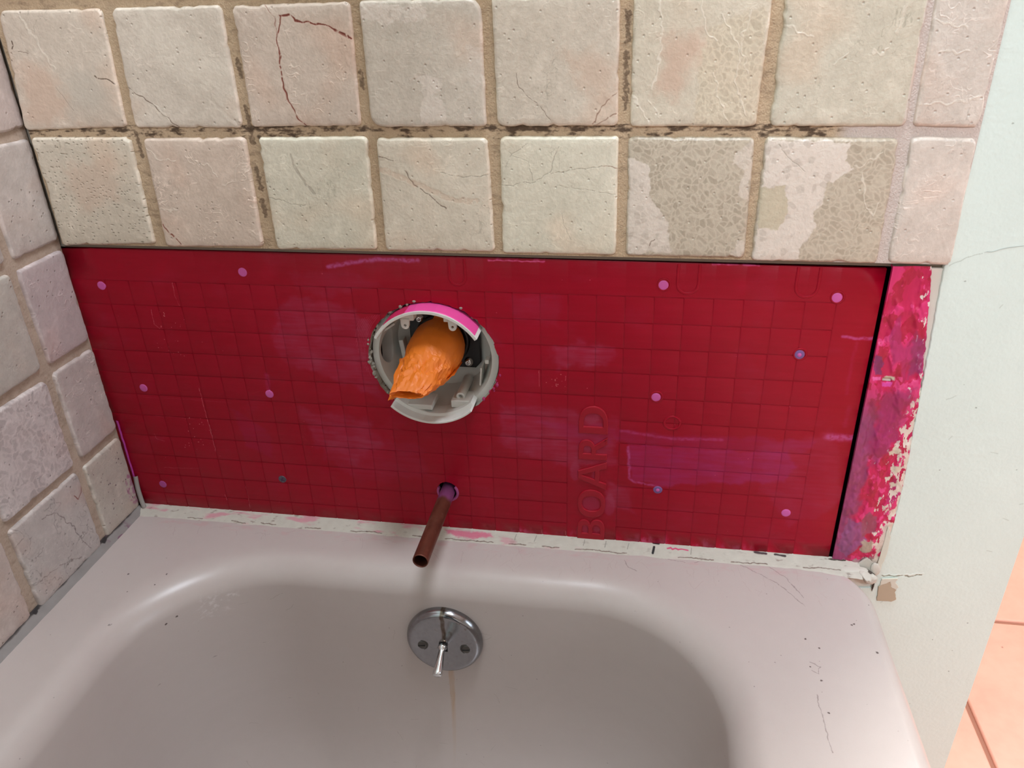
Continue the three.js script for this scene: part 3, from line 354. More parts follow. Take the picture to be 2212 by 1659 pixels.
{
  const gx = [], gy = []; for (let i = 0; i <= 27; i++) gx.push(0.7435 - GR * i); for (let j = 0; j <= 10; j++) gy.push(0.2848 - GR * j);
  const hw = 0.0008, xs = new Set([BX0, BX1]), ys = new Set([BY0, BY1]);
  for (const g of gx) if (g > BX0 + 0.002) [g - hw, g, g + hw].forEach((v) => xs.add(v)); for (const g of gy) if (g > BY0 + 0.002) [g - hw, g, g + hw].forEach((v) => ys.add(v));
  const X = [...xs].sort((a, b) => a - b), Y = [...ys].sort((a, b) => a - b), pos = [], idx = [];
  const inText = (x, y) => x > 0.5075 && x < 0.5595 && y < 0.178, onX = (x) => gx.some((g) => Math.abs(g - x) < 1e-6), onY = (y) => gy.some((g) => Math.abs(g - y) < 1e-6);
  for (const y of Y) for (const x of X) { const g = (onX(x) && y < 0.2853) || (onY(y) && x < 0.744 && x > 0.03); pos.push(x, y, BZ - (g && !inText(x, y) ? 0.0009 : 0)); }
  const nx = X.length, ny = Y.length; for (let j = 0; j + 1 < ny; j++) for (let i = 0; i + 1 < nx; i++) { const a = j * nx + i; idx.push(a, a + 1, a + nx, a + 1, a + nx + 1, a + nx); }
  const back = pos.length / 3; for (const y of [BY0, BY1]) for (const x of [BX0, BX1]) pos.push(x, y, BZ - BT);
  idx.push(back, back + 2, back + 1, back + 1, back + 2, back + 3);
  for (let i = 0; i + 1 < nx; i++) { const u = i, w = (ny - 1) * nx + i; idx.push(u + 1, u, back, w, w + 1, back + 2); } idx.push(nx - 1, back, back + 1, (ny - 1) * nx + nx - 1, back + 3, back + 2);
  for (let j = 0; j + 1 < ny; j++) { const u = j * nx, w = j * nx + nx - 1; idx.push(u, u + nx, back, w + nx, w, back + 1); } idx.push((ny - 1) * nx, back + 2, back, nx - 1, back + 1, (ny - 1) * nx + nx - 1 + 0); idx.push(back + 1, back + 3, (ny - 1) * nx + nx - 1);
  let geo = new THREE.BufferGeometry(); geo.setAttribute('position', new THREE.Float32BufferAttribute(pos, 3)); geo.setIndex(idx); geo.computeVertexNormals(); planarUV(geo, boardSheet, (x, y) => [x, y]);
  const cut = (cx, cy, rx, ry, n, rough, depth = 0.05) => { const s = new THREE.Shape(); for (let i = 0; i < n; i++) { const a = (i / n) * Math.PI * 2, r = 1 + rough * (fbm(Math.cos(a) * 6 + cx * 9, Math.sin(a) * 6, 4, 0.7) + 0.5 * Math.max(0, noise(Math.cos(a) * 16, Math.sin(a) * 16 + 7))); const p = [cx + rx * r * Math.cos(a), cy + ry * r * Math.sin(a)]; i ? s.lineTo(...p) : s.moveTo(...p); } s.closePath(); const g = new THREE.ExtrudeGeometry(s, { depth, bevelEnabled: false }); g.translate(0, 0, BZ - 0.03); return g; };
  const ev = new Evaluator(); ev.useGroups = true; ev.attributes = ['position', 'normal', 'uv'];
  let b = new Brush(geo, boardRed); b.updateMatrixWorld();
  for (const c of [cut(HOLE.x, HOLE.y, 0.0662, 0.0622, 110, 0.05), cut(0.3772, 0.0522, 0.0118, 0.0128, 28, 0.08)]) { const k = new Brush(c, boardCore); k.updateMatrixWorld(); b = ev.evaluate(b, k, SUBTRACTION); }
  const mats = [].concat(b.material), g2 = b.geometry; const m = mesh('panel', g2, mats.length > 1 ? mats : mats[0], board);
  // the embossed word runs up the board
  const font = await new FontLoader().loadAsync('fonts/droid/droid_sans_bold.typeface.json');
  const H = 0.0295, slots = [['B', 0.0035, 0.0305], ['O', 0.0325, 0.0685], ['A', 0.0690, 0.1040], ['R', 0.1055, 0.1335], ['D', 0.1365, 0.1685]];
  for (const [ch, y0, y1] of slots) {
    const g = new TextGeometry(ch, { font, size: H, depth: 0.0004, curveSegments: 8, bevelEnabled: true, bevelThickness: 0.0011, bevelSize: 0.0011, bevelOffset: -0.0011, bevelSegments: 3 });
    g.computeBoundingBox(); const bb = g.boundingBox; g.translate(-bb.min.x, -bb.min.y, -0.0002); g.scale((y1 - y0) / (bb.max.x - bb.min.x), H / (bb.max.y - bb.min.y), 1); g.rotateZ(Math.PI / 2); g.translate(0.5478, y0, BZ); mesh('embossed_letter', g, letterRed, board);
  }
  for (const [x, w] of [[0.6145, 0.0092], [0.7165, 0.0092], [0.403, 0.0075]]) { // feet of letters cut off at the top edge
    const pts = []; pts.push(new THREE.Vector3(x - w, BY1 - 0.0005, BZ)); for (let a = 0; a <= 10; a++) { const t = Math.PI + (a / 10) * Math.PI; pts.push(new THREE.Vector3(x + w * Math.cos(t), 0.2985 + w * Math.sin(t), BZ)); } pts.push(new THREE.Vector3(x + w, BY1 - 0.0005, BZ));
    const g = new THREE.TubeGeometry(new THREE.CatmullRomCurve3(pts), 50, 0.0014, 8); g.translate(0, 0, BZ); g.scale(1, 1, 0.35); g.translate(0, 0, BZ - BZ * 0.35 * 2); planarUV(g, boardSheet, (a, b2) => [a, b2]); mesh('embossed_letter', g, boardRed, board);
  }
  const pinkPaint = std({ color: 0xcf5aa4, roughness: 0.5 }), violetPaint = std({ color: 0x7a5590, roughness: 0.5 }), purplePaint = std({ color: 0xb04a93, roughness: 0.5 }), steel = std({ color: 0x6a6470, metalness: 0.8, roughness: 0.4 });
  const head = new THREE.LatheGeometry([[0, 0.0006], [0.003, 0.0006], [0.0043, 0.0003], [0.0048, -0.0002], [0.0046, -0.002]].map((p) => new THREE.Vector2(...p)), 24).rotateX(Math.PI / 2);
  const ring = new THREE.TorusGeometry(0.0055, 0.0009, 6, 28), core = new THREE.LatheGeometry([[0, 0.0012], [0.0014, 0.001], [0.0022, 0.0003]].map((p) => new THREE.Vector2(...p)), 16).rotateX(Math.PI / 2);
  const S = [[0.1874, 0.2976, pinkPaint], [0.0293, 0.2788, pinkPaint], [0.593, 0.2966, pinkPaint], [0.7429, 0.2896, pinkPaint], [0.0449, 0.1615, pinkPaint], [0.1909, 0.1624, pinkPaint], [0.5929, 0.1818, pinkPaint], [0.7191, 0.2334, violetPaint], [0.0355, 0.0342, purplePaint], [0.1865, 0.0535, steel], [0.6008, 0.0737, violetPaint], [0.7301, 0.0561, pinkPaint]];
  S.forEach(([x, y, mt], i) => {
    const h = mesh('screw_head', head, mt, board); h.position.set(x, y, BZ); h.rotation.z = i; if (mt === violetPaint) mesh('recess_plug', core, pinkPaint, h); if (mt === steel) { const g = mergeGeometries([rbox(0.006, 0.0012, 0.0006, 0.0002, 1), rbox(0.0012, 0.006, 0.0006, 0.0002, 1)]); g.translate(0, 0, 0.0007); mesh('cross_slot', g, std({ color: 0x4a3048, roughness: 0.8 }), h); }
    if (i === 2 || i === 6 || i === 3 || i === 7) { const g = ring.clone(); g.scale(1, 1, 0.5); planarUV(g, boardSheet, (a, c) => [a + x, c + y]); const r = mesh('raised_burr', g, boardRed, board); r.position.set(x + 0.0006, y + 0.0005, BZ); }
  });
  const dent = ring.clone(); dent.scale(1.4, 1.3, 0.5); planarUV(dent, boardSheet, (a, c) => [a + 0.6101, c + 0.1539]); mesh('raised_burr', dent, boardRed, board).position.set(0.6101, 0.1539, BZ);
  // ragged crumbs of core standing round the left and top of the cut
  seed(66); const crumb = new THREE.IcosahedronGeometry(1, 1); { const p = crumb.attributes.position; for (let i = 0; i < p.count; i++) { const s = 1 + 0.4 * noise(p.getX(i) * 2 + 3, p.getY(i) * 2 + p.getZ(i)); p.setXYZ(i, p.getX(i) * s, p.getY(i) * s, p.getZ(i) * s); } crumb.computeVertexNormals(); }
  const crumbs = []; for (let i = 0; i < 70; i++) { const a = i < 58 ? rr(1.75, 4.0) : rr(0.6, 1.7), r = rr(0.985, 1.03), s = rr(0.0008, 0.0024); const g = crumb.clone(); g.scale(s, s * rr(0.6, 1.4), s); g.translate(HOLE.x + 0.0665 * r * Math.cos(a), HOLE.y + 0.0625 * r * Math.sin(a), BZ - rr(0.0, 0.006)); crumbs.push(g); }
  const cm = mesh('cut_edge_crumbs', mergeGeometries(crumbs), boardCore, board); cm.userData.kind = 'stuff';
  const pinkCrumbs = []; for (let i = 0; i < 26; i++) { const a = rr(-1.0, 0.5), r = rr(0.99, 1.04), s = rr(0.0006, 0.0019); const g = crumb.clone(); g.scale(s, s * 1.5, s); g.translate(HOLE.x + 0.0665 * r * Math.cos(a), HOLE.y + 0.0625 * r * Math.sin(a), BZ - rr(0, 0.003)); pinkCrumbs.push(g); }
  const pc = mesh('painted_edge_crumbs', mergeGeometries(pinkCrumbs), std({ color: 0xa82a62, roughness: 0.6 }), board); pc.userData.kind = 'stuff';
}

// ---------------------------------------------------------------- torn, painted drywall strip right of the board
{
  const EDGE = [[0.3215, 0.8135], [0.3108, 0.8154], [0.29, 0.8182], [0.2685, 0.8206], [0.242, 0.8249], [0.2098, 0.8275], [0.186, 0.8302], [0.1513, 0.8311], [0.1097, 0.8329], [0.0715, 0.8338], [0.0428, 0.8326], [0.0193, 0.8316], [-0.0026, 0.8253], [-0.012, 0.819]];
  const edge = (y) => { for (let i = 0; i + 1 < EDGE.length; i++) if (y <= EDGE[i][0] && y >= EDGE[i + 1][0]) return lerp(EDGE[i][1], EDGE[i + 1][1], (EDGE[i][0] - y) / (EDGE[i][0] - EDGE[i + 1][0])); return EDGE[EDGE.length - 1][1]; };
  const s = new Sheet(0.78, -0.014, 0.838, 0.324, 352, 2048);
  const layer = (x, y) => fbm(x * 48, y * 26 + 4, 4, 0.55);
  s.each((k, x, y) => {
    const L = layer(x, y), st = fbm(x * 150, y * 24, 3), u = (x - 0.7825) / (edge(y) - 0.7825); let c = [196, 22, 80];
    const step = (t, to, a) => { c = c.map((v, i) => lerp(v, to[i], a * t)); };
    step(smooth(0.04, 0.07, L), [214, 44, 108], 1); step(smooth(0.2, 0.24, fbm(x * 70 + 2, y * 50, 4, 0.6)), [222, 70, 130], 0.8); step(smooth(-0.1, -0.15, fbm(x * 60 + 31, y * 40 + 8, 4, 0.6)), [176, 18, 58], 0.9); step(smooth(0.2, 0.3, fbm(x * 40 + 9, y * 14 + 1, 3)), [172, 40, 100], 0.7);
    c = c.map((v) => v + st * 10); s.mix(k, c, 1); s.b[k] = 0.5 + 0.3 * Math.tanh(L * 6) + 0.12 * st;
    const lower = smooth(0.215, 0.17, y); // left margin dusty violet low down
    s.mix(k, [132, 66, 106], 0.7 * lower * smooth(0.34, 0.22, u + 0.18 * fbm(x * 80, y * 60, 3)));
    const fl = fbm(x * 190 + 3, y * 90, 4, 0.6) + 1.1 * (u - 0.86); if (y < 0.2) { const m = smooth(0.12, 0.2, fl + 0.22 * smooth(0.21, 0.15, y) - 0.04); s.mix(k, [222, 206, 192], m); s.b[k] -= 0.25 * m; } else { const m = smooth(0.24, 0.3, fl); s.mix(k, [226, 214, 202], m); }
  });
  const V = [[0.79, 0.232], [0.7835, 0.24], [0.7835, 0.219], [0.792, 0.219]]; s.patch(V, (k, x, y, m) => s.mix(k, [122, 52, 104], 0.8 * m), { warp: 0.006, freq: 120 });
  s.patch([[0.812, 0.262], [0.823, 0.25], [0.825, 0.222], [0.814, 0.216]], (k, x, y, m) => s.mix(k, [140, 46, 96], 0.7 * m), { warp: 0.006, freq: 120, soft: 0.002 });
  s.patch([[0.797, 0.2], [0.822, 0.205], [0.818, 0.15], [0.8, 0.12], [0.793, 0.15]], (k, x, y, m) => s.mix(k, [150, 42, 98], 0.7 * m), { warp: 0.008, freq: 90, soft: 0.004 });
  s.patch([[0.789, 0.058], [0.805, 0.052], [0.81, 0.03], [0.796, 0.01], [0.784, 0.02]], (k, x, y, m) => s.mix(k, [142, 76, 120], 0.85 * m), { warp: 0.006, freq: 110 });
  s.patch([[0.806, 0.068], [0.816, 0.06], [0.817, 0.043], [0.806, 0.036], [0.802, 0.05]], (k, x, y, m) => s.mix(k, [150, 74, 96], 0.85 * m), { warp: 0.004, freq: 110 });
  s.patch([[0.805, 0.03], [0.817, 0.034], [0.818, 0.018], [0.808, 0.016]], (k, x, y, m) => { s.mix(k, [172, 150, 134], m); s.b[k] += 0.2 * m; }, { warp: 0.005, freq: 140 });
  s.patch([[0.8245, 0.058], [0.83, 0.045], [0.827, 0.02], [0.822, 0.006], [0.8215, 0.03]], (k, x, y, m) => s.mix(k, [214, 198, 186], m), { warp: 0.004, freq: 140 });
  for (const [x, y, r] of [[0.8195, 0.139, 0.0042], [0.8225, 0.118, 0.0048], [0.8235, 0.1, 0.003], [0.815, 0.137, 0.003]]) { const p = []; for (let a = 0; a < 7; a++) p.push([x + r * Math.cos(a * 0.9) * (1 + 0.3 * Math.sin(a * 3)), y + r * Math.sin(a * 0.9)]); s.patch(p, (k, X, Y, m) => { s.mix(k, [214, 200, 180], m); s.b[k] -= 0.2 * m; }, { warp: 0.002, freq: 200 }); }
  s.patch([[0.783, 0.004], [0.797, 0.006], [0.8, -0.002], [0.783, -0.004]], (k, x, y, m) => s.mix(k, [224, 170, 186], 0.8 * m * smooth(-0.2, 0.2, fbm(x * 260, y * 90, 3))), { warp: 0.004, freq: 160 });
  s.patch([[0.8, 0.006], [0.822, 0.012], [0.826, -0.014], [0.8, -0.014]], (k, x, y, m) => s.mix(k, [150, 138, 128], 0.8 * m), { warp: 0.006, freq: 120 });
  s.patch([[0.7935, 0.2148], [0.7965, 0.2175], [0.8035, 0.2165], [0.804, 0.2128], [0.7935, 0.2128]], (k, x, y, m) => s.mix(k, [196, 186, 160], m), { warp: 0.001, freq: 300 });
  s.patch([[0.7935, 0.2105], [0.8025, 0.211], [0.8025, 0.2062], [0.795, 0.2062]], (k, x, y, m) => s.mix(k, [214, 70, 160], m), { warp: 0.002, freq: 300 });
  s.patch([[0.784, 0.216], [0.792, 0.216], [0.792, 0.2125], [0.785, 0.2125]], (k, x, y, m) => s.mix(k, [226, 96, 160], m), { warp: 0.002, freq: 300 });
  const h = (x, y) => 0.0011 * Math.tanh(layer(x, y) * 7) + 0.0004 * fbm(x * 220, y * 120, 3) + 0.0009 * smooth(0.09, 0.0, y) * fbm(x * 130, y * 130, 3);
  const g = gridGeo(44, 260, (u, v) => { const y = -0.012 + v * 0.333, e = edge(y) + 0.0016 * fbm(y * 130, 7, 4, 0.65), x = lerp(0.7825, e, u), rim = smooth(1, 0.985, u) ; let z = -0.0045 + h(x, y) - 0.0022 * (1 - rim); if (x > 0.7945 && x < 0.8015 && y > 0.2118 && y < 0.2138) z -= 0.006; return [x, y, z]; });
  planarUV(g, s, (x, y) => [x, y]); const side = gridGeo(1, 120, (u, v) => { const y = -0.012 + v * 0.333; return [0.7825, y, lerp(-0.03, -0.0045 + h(0.7825, y), u)]; }); planarUV(side, s, (x, y) => [0.7825, y]);
  const strip = mesh('painted_strip', mergeGeometries([g, side]), phys({ map: s.map(), bumpMap: s.bump(), bumpScale: 0.0009, roughness: 0.45, side: THREE.DoubleSide }), wallBack); strip.userData.label = 'torn drywall edge smeared with magenta and red paint';
}
// lifted paint and filler at the foot of the wall, right of the tub corner
function flake(name, pts, z, mat, parent, { thick = 0.0008, tilt = [0, 0], rough = 0.0012, label } = {}) {
  const s = new THREE.Shape(), n = pts.length; let cx = 0, cy = 0; pts.forEach((p) => { cx += p[0] / n; cy += p[1] / n; });
  for (let i = 0; i < n; i++) for (let j = 0; j < 5; j++) { const a = pts[i], b = pts[(i + 1) % n], t = j / 5, x = lerp(a[0], b[0], t), y = lerp(a[1], b[1], t), px = x - cx + rough * fbm(x * 300, y * 300, 3), py = y - cy + rough * fbm(x * 300 + 40, y * 300, 3); i || j ? s.lineTo(px, py) : s.moveTo(px, py); }
  s.closePath(); const g = new THREE.ExtrudeGeometry(s, { depth: thick, bevelEnabled: true, bevelThickness: 0.0003, bevelSize: 0.0004, bevelSegments: 1 }); g.rotateX(tilt[0]); g.rotateY(tilt[1]); const m = mesh(name, g, mat, parent); m.position.set(cx, cy, z); if (label) m.userData.label = label; return m;
}
{
  const chip = std({ color: 0xb5a48c, roughness: 0.9 }), pale = std({ color: 0xd6d2c2, roughness: 0.85 }), putty = std({ color: 0xb8b4a8, roughness: 0.8 }), mint = std({ color: 0xcbd9cd, roughness: 0.5 });
  flake('paint_chip', [[0.8325, -0.0262], [0.8432, -0.0175], [0.8455, -0.0225], [0.85, -0.026], [0.8492, -0.032], [0.8522, -0.041], [0.8478, -0.0445], [0.8345, -0.0445]], -0.0046, chip, wallBack, { label: 'tan torn paper where green paint has peeled' });
  flake('paint_chip', [[0.8345, -0.0155], [0.8485, -0.0125], [0.847, -0.0185], [0.8515, -0.0235], [0.8495, -0.0275], [0.845, -0.0245], [0.8425, -0.0175], [0.834, -0.024]], -0.0042, pale, wallBack, { tilt: [0.05, -0.06] });
  flake('paint_chip', [[0.828, 0.052], [0.8315, 0.04], [0.832, 0.02], [0.829, -0.006], [0.8262, -0.012], [0.827, 0.012]], -0.0034, pale, wallBack, { tilt: [0, -0.22] });
  flake('paint_chip', [[0.805, 0.002], [0.815, 0.01], [0.8225, 0.004], [0.8235, -0.01], [0.812, -0.014]], -0.0036, putty, wallBack, { tilt: [-0.1, 0.15], thick: 0.0016 });
}

function lump(name, c, r, mat, parent, n = 3) { const g = new THREE.IcosahedronGeometry(1, 5), p = g.attributes.position; for (let i = 0; i < p.count; i++) { const x = p.getX(i), y = p.getY(i), z = p.getZ(i), k = 1 + 0.35 * fbm(x * 1.6 + n, y * 1.6 + z * 1.3, 4, 0.6); p.setXYZ(i, x * k * r[0], y * k * r[1], z * k * r[2]); } const w = mergeVertices((g.deleteAttribute('normal'), g.deleteAttribute('uv'), g)); w.computeVertexNormals(); const m = mesh(name, w, mat, parent); m.position.set(...c); return m; }
{
  const putty = std({ color: 0xc6c0b4, roughness: 0.85 }), dark = std({ color: 0x4a4038, roughness: 0.95 }), pt = tag(group('corner_putty', [0.8, 0, 0]), 'broken grey putty and dirt at the right tub corner', 'putty');
  lump('putty_lump', [-0.002, 0.0006, 0.004], [0.018, 0.0022, 0.006], putty, pt, 1); lump('putty_lump', [0.013, -0.0022, 0.009], [0.007, 0.003, 0.008], putty, pt, 5).rotation.z = -0.5; lump('putty_lump', [0.0195, -0.01, 0.004], [0.007, 0.006, 0.004], putty, pt, 9); lump('putty_lump', [0.024, -0.003, -0.002], [0.005, 0.009, 0.002], putty, pt, 25);
  lump('dirt', [-0.012, 0.0032, -0.0055], [0.011, 0.0012, 0.002], dark, pt, 13); lump('dirt', [0.0268, -0.022, -0.0035], [0.001, 0.01, 0.0015], dark, pt, 17); lump('dirt', [0.018, -0.0035, 0.0005], [0.008, 0.0007, 0.003], dark, pt, 21).rotation.z = -0.5;
}

// ---------------------------------------------------------------- bathtub
const tubSheet = new Sheet(0, -0.01, 0.83, 0.61, 2048, 1530);
tubSheet.each((k, x, y) => { const f = fbm(x * 9, y * 9, 3) * 3 + fbm(x * 80, y * 80, 3) * 1.6 + noise(x * 1200, y * 1200) * 1.2; tubSheet.mix(k, [190 + f, 178 + f, 172 + f], 1); tubSheet.b[k] = 0.5 + 0.1 * fbm(x * 25, y * 25, 2); });
{
  const D = [110, 96, 92]; seed(31);
  for (const [x, z] of DECK_SPECKS) tubSheet.dot(x, z, rr(0.0007, 0.0014), [70, 58, 54], 0.85);
  for (let i = 0; i < 70; i++) tubSheet.dot(rr(0.02, 0.8), rr(0.02, 0.4), rr(0.0003, 0.0007), D, 0.55);
  for (const p of DECK_STROKES) tubSheet.stroke(p, 0.0008, D, 0.5, { jit: 0.002, broken: 0.5, freq: 150 });
  for (let i = 0; i < 60; i++) { const x = rr(0.42, 0.79), z = rr(0.012, 0.05), l = rr(0.004, 0.018), a = rr(0.6, 2.4); tubSheet.stroke([[x, z], [x + l * Math.cos(a), z + l * Math.sin(a)]], 0.0005, [168, 148, 142], 0.35, { jit: 0.003, broken: 0.6, freq: 90 }); }
  for (let i = 0; i < 22; i++) { const x = rr(0.05, 0.4), z = rr(0.012, 0.03), l = rr(0.004, 0.02), a = rr(-0.5, 1.6); tubSheet.stroke([[x, z], [x + l * Math.cos(a), z + l * Math.sin(a)]], 0.0006, [160, 140, 136], 0.4, { jit: 0.003, broken: 0.6, freq: 90 }); }
  tubSheet.patch([[0.04, 0.008], [0.2, 0.012], [0.45, 0.012], [0.8, 0.012], [0.8, 0.022], [0.45, 0.02], [0.2, 0.022], [0.04, 0.02]], (k, x, y, m) => tubSheet.mix(k, [196, 150, 152], 0.35 * m * smooth(-0.1, 0.4, fbm(x * 60, y * 150, 4))), { warp: 0.006, soft: 0.004 });
  // rust run below the overflow plate, scuffs inside
  tubSheet.patch([[0.3862, 0.19], [0.3926, 0.19], [0.3915, 0.26], [0.3895, 0.4], [0.3875, 0.4], [0.3872, 0.26]], (k, x, y, m) => tubSheet.mix(k, [176, 128, 82], 0.5 * m * (0.7 + 0.6 * fbm(x * 400, y * 30, 3)) * smooth(0.37, 0.2, y)), { warp: 0.001, freq: 80, soft: 0.0012 });
  for (let i = 0; i < 34; i++) { const x = rr(0.16, 0.64), z = rr(0.1, 0.4), l = rr(0.004, 0.016), a = rr(0, 3.1); tubSheet.stroke([[x, z], [x + l * Math.cos(a), z + l * Math.sin(a)]], 0.0006, [150, 138, 128], 0.4, { jit: 0.002, broken: 0.6, freq: 120 }); }
  tubSheet.patch([[0.15, 0.118], [0.175, 0.112], [0.18, 0.135], [0.16, 0.15]], (k, x, y, m) => tubSheet.mix(k, [232, 228, 226], 0.4 * m * smooth(-0.05, 0.3, fbm(x * 160, y * 160, 4, 0.65))), { warp: 0.012, freq: 70, soft: 0.004 });
}
const tubMat = phys({ map: tubSheet.map(), bumpMap: tubSheet.bump(), bumpScale: 0.0006, roughness: 0.3, specularIntensity: 0.8 });
function tubRing(x0, x1, z0, z1, r, y) { // r: radius or [far-left, far-right, near-right, near-left]
  const R = Array.isArray(r) ? r : [r, r, r, r], C = [[x0 + R[0], z0 + R[0], Math.PI, R[0]], [x1 - R[1], z0 + R[1], 1.5 * Math.PI, R[1]], [x1 - R[2], z1 - R[2], 0, R[2]], [x0 + R[3], z1 - R[3], 0.5 * Math.PI, R[3]]], pts = [], NC = 22, NE = 26;
  for (let c = 0; c < 4; c++) {
    const [cx, cz, a0, rad] = C[c], [dx, dz, b0, rad2] = C[(c + 1) % 4];
    for (let i = 0; i <= NC; i++) { const a = a0 + (i / NC) * Math.PI * 0.5; pts.push([cx + rad * Math.cos(a), y, cz + rad * Math.sin(a), -Math.cos(a), -Math.sin(a)]); }
    const a1 = a0 + Math.PI * 0.5, e0 = [cx + rad * Math.cos(a1), cz + rad * Math.sin(a1)], e1 = [dx + rad2 * Math.cos(b0), dz + rad2 * Math.sin(b0)];
    for (let i = 1; i < NE; i++) pts.push([lerp(e0[0], e1[0], i / NE), y, lerp(e0[1], e1[1], i / NE), -Math.cos(a1), -Math.sin(a1)]);
  }
  return pts;
}
const tub = tag(group('bathtub', [0, 0, 0]), 'old almond enamelled bathtub below the red board', 'bathtub');
{
  const OX0 = 0.0016, OX1 = 0.8155, OZ0 = 0.0006, OZ1 = 1.52, ro = [0.012, 0.055, 0.03, 0.012], I = { x0: 0.060, x1: 0.692, z0: 0.0435, z1: 1.44, r: 0.145 }, rings = [];
  const outer = (ins, y, lean = 0) => rings.push(tubRing(OX0 + Math.min(ins, 0.001), OX1 - ins - lean, OZ0 + Math.min(ins, 0.001), OZ1 - ins, ro.map((v) => Math.max(0.004, v - ins)), y));
  const inner = (ins, y) => rings.push(tubRing(I.x0 + ins, I.x1 - ins, I.z0 + ins, I.z1 - ins * 2.2, Math.max(0.06, I.r - ins * 0.35), y));
  outer(0, FLOOR + 0.001, 0.012); outer(0, -0.2, 0.01); outer(0, -0.06, 0.004); outer(0, -0.03); for (let i = 0; i <= 7; i++) { const a = (i / 7) * Math.PI / 2; outer(0.016 * (1 - Math.cos(a)), -0.016 * (1 - Math.sin(a))); }
  const mixRing = (a, b, t) => a.map((p, i) => p.map((v, j) => lerp(v, b[i][j], t))); const last = rings[rings.length - 1], first = tubRing(I.x0, I.x1, I.z0, I.z1, I.r, 0); for (const t of [0.33, 0.66, 0.9]) rings.push(mixRing(last, first, t));
  const F = 0.03; for (let i = 0; i <= 10; i++) { const a = (i / 10) * 1.46; inner(F * Math.sin(a), -F * (1 - Math.cos(a)) * (1 / (1 - Math.cos(1.46))) * 0.9); }
  for (const [ins, y] of [[0.0312, -0.05], [0.0322, -0.075], [0.0332, -0.1], [0.0362, -0.16], [0.043, -0.22], [0.056, -0.265], [0.076, -0.295], [0.108, -0.317], [0.135, -0.329], [0.17, -0.334], [0.22, -0.335]]) inner(ins, y);
  const N = rings[0].length, pos = [], uv = [], idx = [];
  rings.forEach((r, k) => r.forEach(([x, y, z, nx, nz]) => { pos.push(x, y, z); const d = -y * (k < 11 ? -1 : 1); uv.push(...tubSheet.uv(x + nx * d, z + nz * d)); }));
  for (let r = 0; r + 1 < rings.length; r++) for (let i = 0; i < N; i++) { const a = r * N + i, b = r * N + ((i + 1) % N), c = a + N, d = b + N; idx.push(a, c, b, b, c, d); }
  const cI = pos.length / 3; pos.push((I.x0 + I.x1) / 2, -0.336, 0.72); uv.push(...tubSheet.uv(0.38, 0.5)); for (let i = 0; i < N; i++) { const a = (rings.length - 1) * N + i, b = (rings.length - 1) * N + ((i + 1) % N); idx.push(a, cI, b); }
  const g = new THREE.BufferGeometry(); g.setAttribute('position', new THREE.Float32BufferAttribute(pos, 3)); g.setAttribute('uv', new THREE.Float32BufferAttribute(uv, 2)); g.setIndex(idx); g.computeVertexNormals(); mesh('tub_shell', g, tubMat, tub);
}
